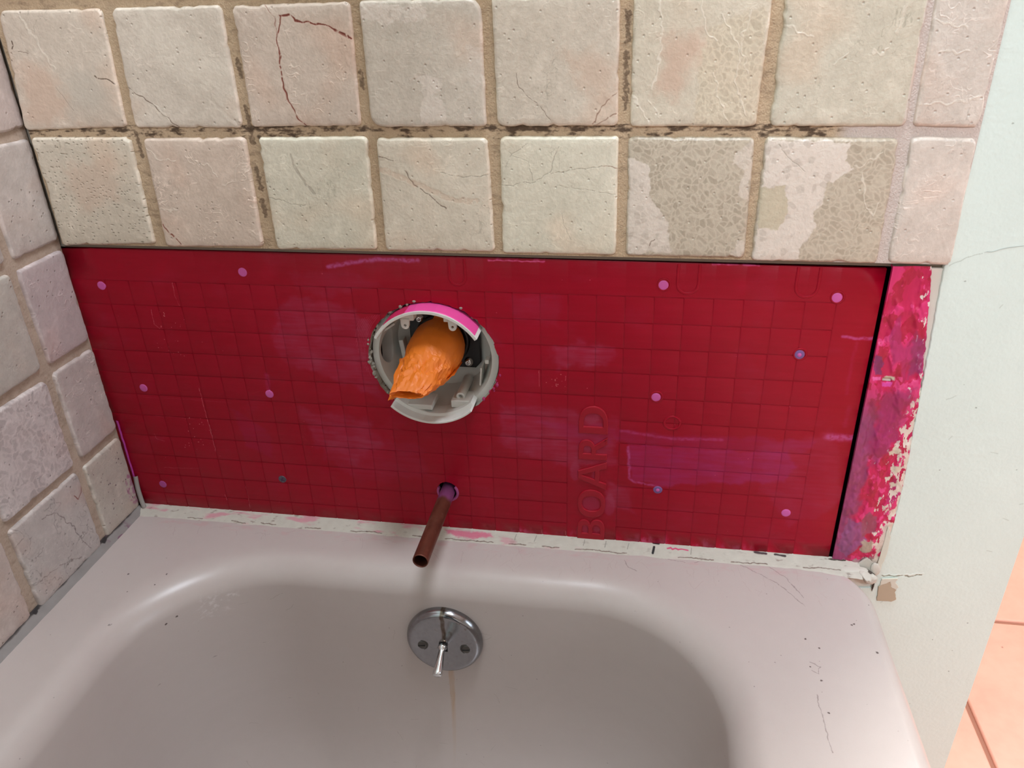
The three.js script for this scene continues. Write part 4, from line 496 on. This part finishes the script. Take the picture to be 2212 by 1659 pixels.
// ---------------------------------------------------------------- caulk
{
  const s = new Sheet(0, 0, 0.81, 0.024, 2048, 64);
  s.each((k, x, y) => {
    const f = fbm(x * 120, y * 120, 3) * 8; s.mix(k, [192 + f, 187 + f, 174 + f], 1); s.b[k] = 0.5 + 0.3 * fbm(x * 120, y * 200, 3);
    const pk = smooth(0.12, 0.4, fbm(x * 26, y * 90 + 2, 4)); s.mix(k, [206, 110, 132], 0.55 * pk * smooth(0.7, 0.3, x)); s.mix(k, [128, 112, 102], 0.6 * smooth(0.22, 0.5, fbm(x * 90 + 9, y * 180, 4)) * (x < 0.26 || x > 0.7 ? 1 : 0.4));
  });
  const wob = (x) => 0.016 + 0.0035 * fbm(x * 40, 2, 4); const line = []; for (let x = 0.05; x < 0.8; x += 0.006) line.push([x, wob(x)]);
  for (let i = 0; i + 3 < line.length; i += 3) if (noise(i * 0.21, 3) > 0.0) s.stroke(line.slice(i, i + 4), 0.0011 + 0.0008 * noise(i, 1), [104, 84, 74], 0.75, { jit: 0.0012, freq: 200, bump: -0.3 });
  for (const x of [0.452, 0.474, 0.527, 0.55, 0.574, 0.64]) s.stroke([[x, 0.003], [x - 0.001, 0.011]], 0.0008, [130, 126, 116], 0.7, { jit: 0.0006 });
  s.stroke([[0.601, 0.0055], [0.5995, 0.0135]], 0.0022, [22, 20, 22], 1, { jit: 0.0004 }); s.stroke([[0.6, 0.0005], [0.606, 0.0012]], 0.0018, [24, 20, 22], 1, { jit: 0.0006 }); s.stroke([[0.706, 0.002], [0.716, 0.003]], 0.003, [60, 40, 44], 0.9); s.stroke([[0.726, 0.003], [0.735, 0.004]], 0.0024, [50, 40, 40], 0.9);
  s.stroke([[0.615, 0.006], [0.618, 0.0045], [0.62, 0.0065], [0.623, 0.005], [0.626, 0.0068], [0.63, 0.0055], [0.636, 0.0062]], 0.0018, [206, 60, 104], 0.9, { jit: 0.0008 });
  s.patch([[0.372, 0.004], [0.42, 0.004], [0.428, 0.009], [0.4, 0.014], [0.376, 0.01]], (k, x, y, m) => s.mix(k, [206, 96, 124], 0.8 * m), { warp: 0.004, freq: 120, soft: 0.002 });
  const g = gridGeo(300, 10, (u, v) => { const x = 0.002 + u * 0.806, w = 0.0195 + 0.003 * fbm(x * 40, 2, 4) + 0.006 * smooth(0.74, 0.8, x), z = -0.0085 + v * w, hump = 0.0046 * Math.pow(1 - v, 1.6) + 0.0009 * Math.sin(v * Math.PI) + 0.0006 * fbm(x * 130, v * 3, 3) * (1 - v); return [x, Math.max(0.0002, hump) + (v > 0.97 ? -0.0006 : 0), z + 0.0]; }, true);
  planarUV(g, s, (x, y, z) => [x, z + 0.0085]); const m = mesh('caulk_bead', g, std({ map: s.map(), bumpMap: s.bump(), bumpScale: 0.0008, roughness: 0.7, side: THREE.DoubleSide })); tag(m, 'cracked whitish caulk with pink smears between red board and tub', 'caulk');
  const l = new Sheet(0, 0, 0.6, 0.02, 1024, 64); l.each((k, x, y) => { const f = fbm(x * 60, y * 100, 3) * 10; l.mix(k, [136 + f, 130 + f, 126 + f], 1); const e = smooth(0.0046, 0.0026, y + 0.0022 * fbm(x * 50, y * 60, 4)); l.mix(k, [46, 38, 36], 0.9 * e); const p = smooth(0.02, 0.1, fbm(x * 60, y * 100 + 6, 3)) * smooth(0.06, 0.05, Math.abs(x - 0.045) + 0.04); l.mix(k, [110, 62, 88], 0.7 * p); });
  for (const z of [0.0625, 0.172, 0.282, 0.392]) l.stroke([[z - 0.003, 0.0015], [z + 0.003, 0.0035]], 0.0035, [30, 25, 24], 0.95, { jit: 0.002, freq: 200 });
  const g2 = gridGeo(260, 8, (u, v) => { const z = -0.004 + u * 1.45, w = 0.0118 + 0.0012 * fbm(z * 30, 1, 3), x = -0.003 + v * w; return [x, 0.0066 * Math.pow(1 - v, 1.5) + 0.0012 * Math.sin(v * Math.PI) + 0.0005 * fbm(z * 90, v * 2, 3), z]; });
  planarUV(g2, l, (x, y, z) => [z, x + 0.003]); tag(mesh('caulk_bead', g2, std({ map: l.map(), roughness: 0.6, side: THREE.DoubleSide })), 'grey mildewed caulk line between left tiled wall and tub', 'caulk');
  // grey sliver and magenta drip in the corner beside the board
  const grey = std({ color: 0x9a948e, roughness: 0.8 }), drip = std({ color: 0xa8348c, roughness: 0.45 });
  const t1 = new THREE.TubeGeometry(new THREE.CatmullRomCurve3([[0.0035, 0.044, -0.0075], [0.003, 0.03, -0.006], [0.0045, 0.014, -0.004], [0.007, 0.003, -0.002]].map((p) => new THREE.Vector3(...p))), 24, 0.0026, 8); tag(mesh('caulk_smear', t1, grey), 'short grey caulk smear low in the left corner', 'caulk');
  const pts = []; for (let y = 0.118; y > 0.03; y -= 0.006) pts.push(new THREE.Vector3(0.0014 + 0.0007 * noise(y * 200, 1), y, -0.0072)); const t2 = new THREE.TubeGeometry(new THREE.CatmullRomCurve3(pts), 80, 0.0012, 7); { const p = t2.attributes.position; for (let i = 0; i < p.count; i++) { const k = 0.0006 * fbm(p.getY(i) * 150, 4, 3); p.setX(i, p.getX(i) + k); p.setZ(i, p.getZ(i) + k); } t2.computeVertexNormals(); } tag(mesh('paint_drip', t2, drip), 'magenta paint run down the corner left of the red board', 'paint');
}

// ---------------------------------------------------------------- copper stub pipe
{
  const s = new Sheet(0, 0, 0.05, 0.2, 128, 512); s.each((k, x, y) => { const f = fbm(x * 90, y * 60, 4) * 20 + fbm(x * 260, y * 40, 3) * 10, g = smooth(0.1, 0.45, fbm(x * 80 + 5, y * 50, 4)); s.mix(k, [108 + f, 60 + f * 0.6, 46 + f * 0.5], 1); s.mix(k, [150, 116, 96], 0.45 * g); s.mix(k, [156, 84, 150], 0.85 * smooth(0.116, 0.108, y + 0.006 * fbm(x * 60, 1, 3))); });
  const pipe = tag(group('copper_pipe', [0.3772, 0.0522, -0.1]), 'bare copper stub pipe sticking out of the red board above the tub', 'pipe');
  const prof = [[0.0066, 0.006], [0.0066, 0.2055], [0.007, 0.2068], [0.0077, 0.2066], [0.0079, 0.2055], [0.0079, 0.0]].map((p) => new THREE.Vector2(...p)), g = new THREE.LatheGeometry(prof, 48); g.rotateX(Math.PI / 2);
  { const p = g.attributes.position, a = []; for (let i = 0; i < p.count; i++) { const ang = Math.atan2(p.getY(i), p.getX(i)) / (2 * Math.PI) + 0.5; a.push(...s.uv(ang * 0.05, p.getZ(i))); } g.setAttribute('uv', new THREE.Float32BufferAttribute(a, 2)); }
  mesh('tube', g, phys({ map: s.map(), metalness: 0.6, roughness: 0.48, side: THREE.DoubleSide }), pipe);
  const collar = new THREE.TorusGeometry(0.0108, 0.0016, 8, 30, 4.4); collar.rotateZ(2.6); tag(mesh('paint_collar', collar, std({ color: 0xa64c86, roughness: 0.5 })), 'pink and violet paint ridge round the pipe hole', 'paint').position.set(0.3774, 0.0524, BZ + 0.0002);
}

// ---------------------------------------------------------------- valve in the round hole
const whitePlastic = phys({ color: 0xd9d9d2, roughness: 0.42 }), chrome = std({ color: 0xd8d8d8, metalness: 1, roughness: 0.16 });
{
  const G = tag(group('plaster_guard', [HOLE.x, HOLE.y, 0]), 'white plastic plaster guard ring set in the round hole', 'plaster guard');
  // arcs about the z axis; angle measured from +x, counter-clockwise
  const arc = (pts, a0, a1, seg = 60) => { const n = pts.length, pos = [], idx = []; for (let i = 0; i <= seg; i++) { const a = lerp(a0, a1, i / seg); for (const [r, z] of pts) pos.push(r * Math.cos(a), r * Math.sin(a), z); } for (let i = 0; i < seg; i++) for (let j = 0; j < n; j++) { const k = (j + 1) % n, p = i * n + j, q = i * n + k; idx.push(p, q, p + n, q, q + n, p + n); } if (a1 - a0 < 6.28) for (let j = 1; j + 1 < n; j++) { idx.push(0, j + 1, j); idx.push(seg * n, seg * n + j, seg * n + j + 1); } const g = new THREE.BufferGeometry(); g.setAttribute('position', new THREE.Float32BufferAttribute(pos, 3)); let vol = 0; for (let i = 0; i < idx.length; i += 3) { const v = [0, 1, 2].map((k) => new THREE.Vector3(...pos.slice(idx[i + k] * 3, idx[i + k] * 3 + 3))); vol += v[0].dot(v[1].cross(v[2])); } if (vol < 0) for (let i = 0; i < idx.length; i += 3) [idx[i], idx[i + 1]] = [idx[i + 1], idx[i]]; g.setIndex(idx); return toCreasedNormals(g, 0.6); };
  const D = Math.PI / 180;
  const cupGeo = arc([[0.0648, -0.0165], [0.0582, -0.016], [0.0545, -0.035], [0.05, -0.056], [0.034, -0.058], [0.034, -0.061], [0.052, -0.0605], [0.0648, -0.06]], 0, 2 * Math.PI, 96); cupGeo.setAttribute('uv', new THREE.Float32BufferAttribute(new Float32Array(cupGeo.attributes.position.count * 2), 2));
  const ev = new Evaluator(); let cup = new Brush(cupGeo, whitePlastic); cup.updateMatrixWorld();
  const win = new THREE.CylinderGeometry(0.0125, 0.0125, 0.04, 32); win.scale(1.5, 1, 1); win.rotateZ(Math.PI / 2); win.translate(-0.058, 0.003, -0.0325); const wb = new Brush(win, whitePlastic); wb.updateMatrixWorld(); cup = ev.evaluate(cup, wb, SUBTRACTION);
  const gate = rbox(0.074, 0.062, 0.03, 0.008, 3); gate.translate(0.0015, 0.005, -0.058); const gb = new Brush(gate, whitePlastic); gb.updateMatrixWorld(); cup = ev.evaluate(cup, gb, SUBTRACTION);
  mesh('cup', cup.geometry, whitePlastic, G);
  const top = arc([[0.0605, -0.016], [0.0605, 0.0105], [0.0602, 0.0112], [0.0578, 0.0112], [0.0572, 0.0105], [0.0572, -0.016]], 34 * D, 149 * D); mesh('upper_lip', top, whitePlastic, G);
  const film = arc([[0.0606, -0.014], [0.0606, 0.0104], [0.0611, 0.0098], [0.0611, -0.014]], 38 * D, 108 * D); mesh('paint_smear', film, std({ color: 0xe8509c, roughness: 0.45 }), G).userData.label = 'hot pink paint on top of the upper lip';
  const film2 = arc([[0.0606, -0.014], [0.0606, 0.0104], [0.061, 0.0098], [0.061, -0.014]], 108 * D, 133 * D); mesh('paint_smear', film2, std({ color: 0xc02858, roughness: 0.45 }), G);
  const low = arc([[0.0605, -0.016], [0.0605, 0.0125], [0.0602, 0.0132], [0.0588, 0.0132], [0.0582, 0.0126], [0.0582, 0.0015], [0.0556, 0.0], [0.0556, -0.016]], (270 - 44) * D, (270 + 43) * D); mesh('lower_lip', low, whitePlastic, G);
  for (const x of [-0.0234, 0.0237]) { const s = new THREE.Shape(); s.moveTo(-0.0042, 0.0045); s.lineTo(0.0042, 0.0045); s.lineTo(0.0036, -0.0022); s.absarc(0, -0.0022, 0.0036, 0, -Math.PI, true); s.closePath(); const h = new THREE.Path(); h.absarc(0, -0.002, 0.0016, 0, Math.PI * 2); s.holes.push(h); const g = new THREE.ExtrudeGeometry(s, { depth: 0.003, bevelEnabled: true, bevelSize: 0.0003, bevelThickness: 0.0003, bevelSegments: 2, curveSegments: 16 }); mesh('screw_tab', g, whitePlastic, G).position.set(x, 0.0415, -0.0055);
    mesh('tab_block', rbox(0.014, 0.0075, 0.012, 0.001), whitePlastic, G).position.set(x * 0.92, 0.0478, -0.009); }
  const boss = new THREE.LatheGeometry([[0, -0.006], [0.0017, -0.006], [0.0017, 0.0], [0.0042, 0.0], [0.0045, -0.0005], [0.0054, -0.04], [0, -0.04]].map((p) => new THREE.Vector2(...p)), 24); boss.rotateX(Math.PI / 2); mesh('screw_boss', boss, whitePlastic, G).position.set(0.0245, -0.0415, -0.012);
  mesh('floor_pad', rbox(0.03, 0.006, 0.026, 0.0012), whitePlastic, G).position.set(-0.018, -0.0505, -0.0145); mesh('floor_pad', rbox(0.022, 0.0085, 0.022, 0.0012), whitePlastic, G).position.set(0.0265, -0.0475, -0.0175);
  for (const [x, y, z, w, h, d, rz] of [[-0.047, 0.028, -0.03, 0.016, 0.0022, 0.018, 0.6], [-0.04, -0.006, -0.044, 0.005, 0.026, 0.012, 0.12], [-0.044, -0.028, -0.034, 0.016, 0.002, 0.016, 0.5], [0.0515, -0.006, -0.027, 0.004, 0.0045, 0.01, 0], [0.044, -0.024, -0.034, 0.0018, 0.02, 0.02, -0.1]]) { const m = mesh('rib', rbox(w, h, d, Math.min(w, h, d) * 0.2), whitePlastic, G); m.position.set(x, y, z); m.rotation.z = rz; }
}
{
  const black = phys({ color: 0x0b0b0c, roughness: 0.35 });
  const V = tag(group('shower_valve', [HOLE.x, HOLE.y, -0.1]), 'black valve body with chrome screws deep inside the round hole', 'valve');
  const s = new THREE.Shape(); s.moveTo(-0.034, 0.024); s.lineTo(-0.026, 0.034); s.lineTo(0.03, 0.034); s.lineTo(0.0385, 0.024); s.lineTo(0.0385, -0.02); s.lineTo(0.033, -0.0265); s.lineTo(-0.03, -0.0265); s.lineTo(-0.034, -0.022); s.closePath();
  const g = new THREE.ExtrudeGeometry(s, { depth: 0.05, bevelEnabled: true, bevelSize: 0.001, bevelThickness: 0.001, bevelSegments: 2 }); g.translate(0, 0, -0.002); mesh('body', g, black, V);
  const rim = new THREE.TorusGeometry(0.026, 0.003, 10, 48); rim.translate(0, 0.004, 0.05); mesh('bonnet_ring', rim, black, V);
  const pan = new THREE.LatheGeometry([[0, 0.0042], [0.0012, 0.0042], [0.0014, 0.0028], [0.0018, 0.0041], [0.0034, 0.0032], [0.0048, 0.0012], [0.0052, 0]].map((p) => new THREE.Vector2(...p)), 28); pan.rotateX(Math.PI / 2);
  for (const [x, y] of [[-0.0228, 0.0268], [0.0264, -0.0205]]) { const m = mesh('screw', pan, chrome, V); m.position.set(x, y, 0.0492); }
}
{ // orange tape wrapped over the valve stem
  const T = tag(group('taped_stem', [HOLE.x, HOLE.y, -0.05]), 'valve stem wrapped in crumpled orange masking tape', 'taped stem');
  // sections: [z, cx, cy, rx, ry]
  const K = [[0.0, -0.001, 0.004, 0.0235, 0.0245], [0.012, -0.001, 0.004, 0.0275, 0.0285], [0.026, -0.001, 0.0025, 0.0285, 0.0285], [0.04, -0.002, 0.001, 0.0275, 0.0265], [0.052, -0.003, -0.001, 0.0255, 0.024], [0.062, -0.0035, -0.003, 0.0235, 0.021], [0.072, -0.005, -0.005, 0.0205, 0.0165], [0.084, -0.0075, -0.0065, 0.0195, 0.0125], [0.094, -0.0095, -0.0075, 0.0185, 0.0075], [0.1, -0.0115, -0.0085, 0.0175, 0.004]];
  const at = (v) => { const t = v * (K.length - 1), i = Math.min(K.length - 2, Math.floor(t)), u = t - i; return K[i].map((a, j) => lerp(a, K[i + 1][j], u)); };
  const body = gridGeo(46, 40, (u, v) => {
    const [z, cx, cy, rx, ry] = at(v), a = u * Math.PI * 2, cr = 0.15 + 0.85 * smooth(0.3, 0.75, v), ca = Math.cos(a), sa = Math.sin(a);
    const crease = Math.abs(noise(ca * 2.2 + v * 5 + 3, sa * 2.2 - v * 3)) * 0.32 + Math.abs(noise(ca * 4 + 11, sa * 4 + v * 9)) * 0.2, k = 1 - cr * crease + 0.04 * cr;
    return [cx + rx * k * ca, cy + ry * k * sa, z + cr * 0.003 * noise(ca * 3 + 5, sa * 3 + 2)];
  });
  let flat = body.toNonIndexed(); flat = toCreasedNormals(flat, 0.35);
  const tape = phys({ color: 0xe2761a, roughness: 0.5, sheen: 0.2 });
  mesh('tape_wrap', flat, tape, T);
  const end = gridGeo(16, 6, (u, v) => { const a = u * Math.PI * 2, r = 1 - v; return [-0.0115 + 0.017 * r * Math.cos(a), -0.0085 + 0.004 * r * Math.sin(a), 0.1 - 0.012 * v + 0.002 * noise(u * 9, v * 5)]; }); mesh('tape_fold', toCreasedNormals(end.toNonIndexed(), 0.3), tape, T);
  const sheetFold = (f, nu, nv) => { const g = gridGeo(nu, nv, f), g2 = g.clone(); g2.translate(0, 0, -0.0005); g2.index.array.reverse(); return toCreasedNormals(mergeGeometries([g, g2]).toNonIndexed(), 0.35); };
  mesh('tape_flap', sheetFold((u, v) => [lerp(-0.012, 0.013, u) * (1 - 0.35 * v) + 0.004 * v, 0.022 + v * 0.021 - (1 - u) * v * 0.008, 0.008 + 0.004 * Math.sin(u * 3.1) - v * 0.006 + 0.0015 * noise(u * 4, v * 3)], 8, 6), tape, T);
  mesh('tape_flap', sheetFold((u, v) => [lerp(-0.032, -0.022, u) + 0.002 * noise(u * 3, v * 4), lerp(0.004, -0.018, v) + u * 0.004, lerp(0.05, 0.096, v) + 0.003 * noise(u * 5 + 2, v * 6)], 6, 10), tape, T);
  mesh('tape_flap', sheetFold((u, v) => [lerp(0.004, 0.026, u), lerp(-0.022, -0.008, u) + 0.003 * v + 0.002 * noise(u * 4, v * 4 + 9), lerp(0.026, 0.062, v) + 0.004 * noise(u * 6, v * 6)], 8, 8), tape, T);
}

// ---------------------------------------------------------------- overflow plate with trip lever
{
  const O = tag(group('overflow_plate', [0.3858, -0.0762, 0.0785]), 'round chrome overflow plate with trip lever on the tub end', 'overflow plate'); O.rotation.x = -0.03;
  const R = 0.0415, s = new Sheet(-R, -R, R, R, 512, 512);
  s.each((k, x, y) => { const f = fbm(x * 200, y * 200, 3) * 8, d = Math.abs(x - 0.0004 + 0.0012 * fbm(3, y * 120, 3)); s.mix(k, [150 + f, 150 + f, 153 + f], 1); const m = y > -0.008 ? (1 - smooth(0.0012, 0.003, d)) * (0.65 + 0.4 * fbm(x * 400, y * 150, 3)) : 0; s.mix(k, [84, 66, 52], clamp(m)); const b = smooth(0.2, 0.5, fbm(x * 180 + 4, y * 180, 4)) * (x > -0.002 && y > -0.002 ? 0.5 : 0.15); s.mix(k, [110, 96, 86], b); });
  const prof = [[0, 0.0042], [0.012, 0.0046], [0.026, 0.006], [0.0318, 0.0071], [0.0345, 0.0078], [0.0365, 0.0076], [0.0385, 0.0066], [0.0402, 0.0046], [0.0411, 0.002], [0.0415, 0], [0.0405, -0.004]].map((p) => new THREE.Vector2(...p)); const g = new THREE.LatheGeometry(prof, 96); g.rotateX(Math.PI / 2); planarUV(g, s, (x, y) => [x, y]);
  mesh('plate', g, phys({ map: s.map(), metalness: 1, roughness: 0.16 }), O);
  const dark = std({ color: 0x5c5854, metalness: 0.9, roughness: 0.35 }), screw = new THREE.LatheGeometry([[0, 0.0012], [0.0026, 0.0011], [0.004, 0.0004], [0.0044, -0.001]].map((p) => new THREE.Vector2(...p)), 24); screw.rotateX(Math.PI / 2);
  for (const x of [-0.0242, 0.0242]) { const m = mesh('screw', screw, dark, O); m.position.set(x, -0.006, 0.0058); m.scale.set(1.3, 1.3, 1); const sl = mesh('slot', rbox(0.0062, 0.0011, 0.0008, 0.0002, 1), std({ color: 0x191715, roughness: 0.8 }), m); sl.position.z = 0.0011; sl.rotation.z = 0.15; const rg = new THREE.TorusGeometry(0.0047, 0.0006, 6, 28); mesh('screw_seat', rg, dark, m).position.z = -0.0004; }
  mesh('lever_slot', rbox(0.009, 0.012, 0.0012, 0.0004, 1), std({ color: 0x161412, roughness: 0.8 }), O).position.set(-0.001, -0.007, 0.0046);
  const lever = new THREE.LatheGeometry([[0, 0], [0.0028, 0.0002], [0.0042, 0.0022], [0.0043, 0.0045], [0.0032, 0.0062], [0.0028, 0.008], [0.0031, 0.012], [0.0041, 0.027], [0.0046, 0.031], [0.0044, 0.0332], [0.0034, 0.0344], [0, 0.0346]].map((p) => new THREE.Vector2(...p)), 32); const lm = mesh('lever', lever, chrome, O); lm.position.set(-0.0015, -0.004, 0.0035); lm.scale.set(1.15, 1, 1.15); lm.rotation.set(Math.PI / 2 + 0.42, 0, 0.04, 'ZXY');
}

// ---------------------------------------------------------------- the photographer, standing in the tub behind the camera
function bodyField(bones, k, [x0, y0, z0], size, res) { // tapered capsules joined with a smooth minimum
  const mc = new MarchingCubes(res, new THREE.MeshBasicMaterial(), false, false, 120000), f = mc.field, h = res / 2; mc.isolation = 0;
  const B = bones.map(([a, b, r, s]) => ({ a, d: [b[0] - a[0], b[1] - a[1], b[2] - a[2]], r, s: s ?? r })); for (const q of B) q.l = q.d[0] ** 2 + q.d[1] ** 2 + q.d[2] ** 2 + 1e-9;
  for (let z = 0; z < res; z++) for (let y = 0; y < res; y++) for (let x = 0; x < res; x++) {
    const px = x0 + ((x - h) / h) * size, py = y0 + ((y - h) / h) * size, pz = z0 + ((z - h) / h) * size; let m = 9;
    for (const q of B) { const ax = px - q.a[0], ay = py - q.a[1], az = pz - q.a[2], t = clamp((ax * q.d[0] + ay * q.d[1] + az * q.d[2]) / q.l), d = Math.hypot(ax - t * q.d[0], ay - t * q.d[1], az - t * q.d[2]) - lerp(q.r, q.s, t), e = Math.max(k - Math.abs(m - d), 0) / k; m = Math.min(m, d) - e * e * k * 0.25; }
    f[x + y * res + z * res * res] = -m;
  }
  mc.update(); const n = mc.count, p = mc.positionArray.slice(0, n * 3), g = new THREE.BufferGeometry(); for (let i = 0; i < n; i++) { p[i * 3] = x0 + p[i * 3] * size; p[i * 3 + 1] = y0 + p[i * 3 + 1] * size; p[i * 3 + 2] = z0 + p[i * 3 + 2] * size; }
  g.setAttribute('position', new THREE.BufferAttribute(new Float32Array(p), 3)); const w = mergeVertices(g, 1e-5); w.computeVertexNormals(); return w;
}
{
  const who = tag(group('person'), 'person in dark clothes standing in the tub behind the camera, holding a phone', 'person');
  const J = { pel: [0.44, 0.53, 1.16], chest: [0.51, 0.85, 1.0], neck: [0.55, 0.99, 0.92], head: [0.572, 1.07, 0.84], sL: [0.35, 0.93, 0.95], sR: [0.72, 0.93, 0.95], eL: [0.36, 0.66, 0.9], eR: [0.735, 0.66, 0.9], wL: [0.475, 0.55, 0.745], wR: [0.675, 0.545, 0.755], hL: [0.36, 0.5, 1.16], hR: [0.52, 0.5, 1.16], kL: [0.29, 0.1, 1.05], kR: [0.51, 0.1, 1.05], aL: [0.27, -0.25, 1.16], aR: [0.48, -0.25, 1.16], tL: [0.26, -0.305, 0.99], tR: [0.49, -0.305, 0.99] };
  const arm = (s, e, w, i = 0) => [[s, e, 0.05 + i, 0.041 + i], [e, w, 0.04 + i, 0.028 + i]], leg = (h, k, a, i = 0) => [[h, k, 0.085 + i, 0.058 + i], [k, a, 0.056 + i, 0.04 + i]];
  const torso = (i) => [[J.pel, J.chest, 0.115 + i, 0.125 + i], [J.hL, J.hR, 0.09 + i], [J.sL, J.sR, 0.065 + i], [[0.46, 0.87, 0.98], [0.58, 0.87, 0.98], 0.1 + i]];
  const head = [[J.neck, J.head, 0.052, 0.056], [[0.574, 1.1, 0.85], [0.58, 1.06, 0.81], 0.083, 0.066], [[0.58, 1.055, 0.745], [0.581, 1.045, 0.738], 0.013]];
  const hand = (w, s) => { const o = [[w, [w[0] + s * 0.02, w[1] - 0.005, w[2] - 0.03], 0.024, 0.026]]; for (let i = 0; i < 4; i++) { const k = [w[0] + s * 0.028, w[1] + 0.024 - i * 0.017, w[2] - 0.048], m = [k[0] + s * (0.026 - i * 0.002), k[1] + 0.003, k[2] - 0.012], t = [m[0] + s * 0.018, m[1], m[2] + 0.006]; o.push([k, m, 0.009, 0.0085], [m, t, 0.0085, 0.007]); } const b = [w[0] + s * 0.01, w[1] - 0.022, w[2] - 0.012], t1 = [b[0] + s * 0.022, b[1] - 0.006, b[2] - 0.008]; o.push([b, t1, 0.011, 0.0095], [t1, [t1[0] + s * 0.022, t1[1] + 0.012, t1[2] - 0.004], 0.0095, 0.008]); return o; };
  const skin = std({ color: 0xb98a70, roughness: 0.6 }), cloth = std({ color: 0x2b2f38, roughness: 0.95 }), denim = std({ color: 0x2f3a4d, roughness: 0.95 });
  const base = bodyField([...torso(0), ...arm(J.sL, J.eL, J.wL), ...arm(J.sR, J.eR, J.wR), ...leg(J.hL, J.kL, J.aL), ...leg(J.hR, J.kR, J.aR), [J.aL, J.tL, 0.038, 0.026], [J.aR, J.tR, 0.038, 0.026], ...head], 0.04, [0.53, 0.42, 1.0], 0.86, 92);
  const parts = [base]; for (const [w, s] of [[J.wL, 1], [J.wR, -1]]) parts.push(bodyField(hand(w, s), 0.006, [w[0] + s * 0.03, w[1], w[2] - 0.02], 0.11, 56));
  mesh('body', mergeGeometries(parts.map((g) => { g.deleteAttribute('uv'); return g; })), skin, who);
  mesh('shirt', bodyField([...torso(0.03), ...arm(J.sL, J.eL, [0.44, 0.585, 0.79], 0.02), ...arm(J.sR, J.eR, [0.695, 0.585, 0.8], 0.02)], 0.05, [0.56, 0.75, 1.0], 0.5, 72), cloth, who);
  mesh('trousers', bodyField([[J.hL, J.hR, 0.108], ...leg(J.hL, J.kL, J.aL, 0.014), ...leg(J.hR, J.kR, J.aR, 0.014)], 0.04, [0.42, 0.15, 1.1], 0.55, 64), denim, who);
  mesh('hair', bodyField([[[0.573, 1.125, 0.87], [0.572, 1.09, 0.895], 0.083, 0.07]], 0.02, [0.572, 1.1, 0.88], 0.14, 36), std({ color: 0x241c16, roughness: 0.9 }), who);
  const eye = new THREE.SphereGeometry(0.009, 12, 10); for (const s of [-1, 1]) mesh('eye', eye, std({ color: 0x2a2522, roughness: 0.3 }), who).position.set(0.58 + s * 0.029, 1.075, 0.757);
  const ph = tag(mesh('phone', rbox(0.158, 0.074, 0.008, 0.0035, 3), std({ color: 0x17181a, roughness: 0.35 })), 'black phone held in both hands at the camera position', 'phone');
  ph.rotation.set(-0.4789, 0.1732, -0.0314, 'YXZ'); ph.position.set(0.5853, 0.5423, 0.6875);
}
renderer.render(scene, camera);
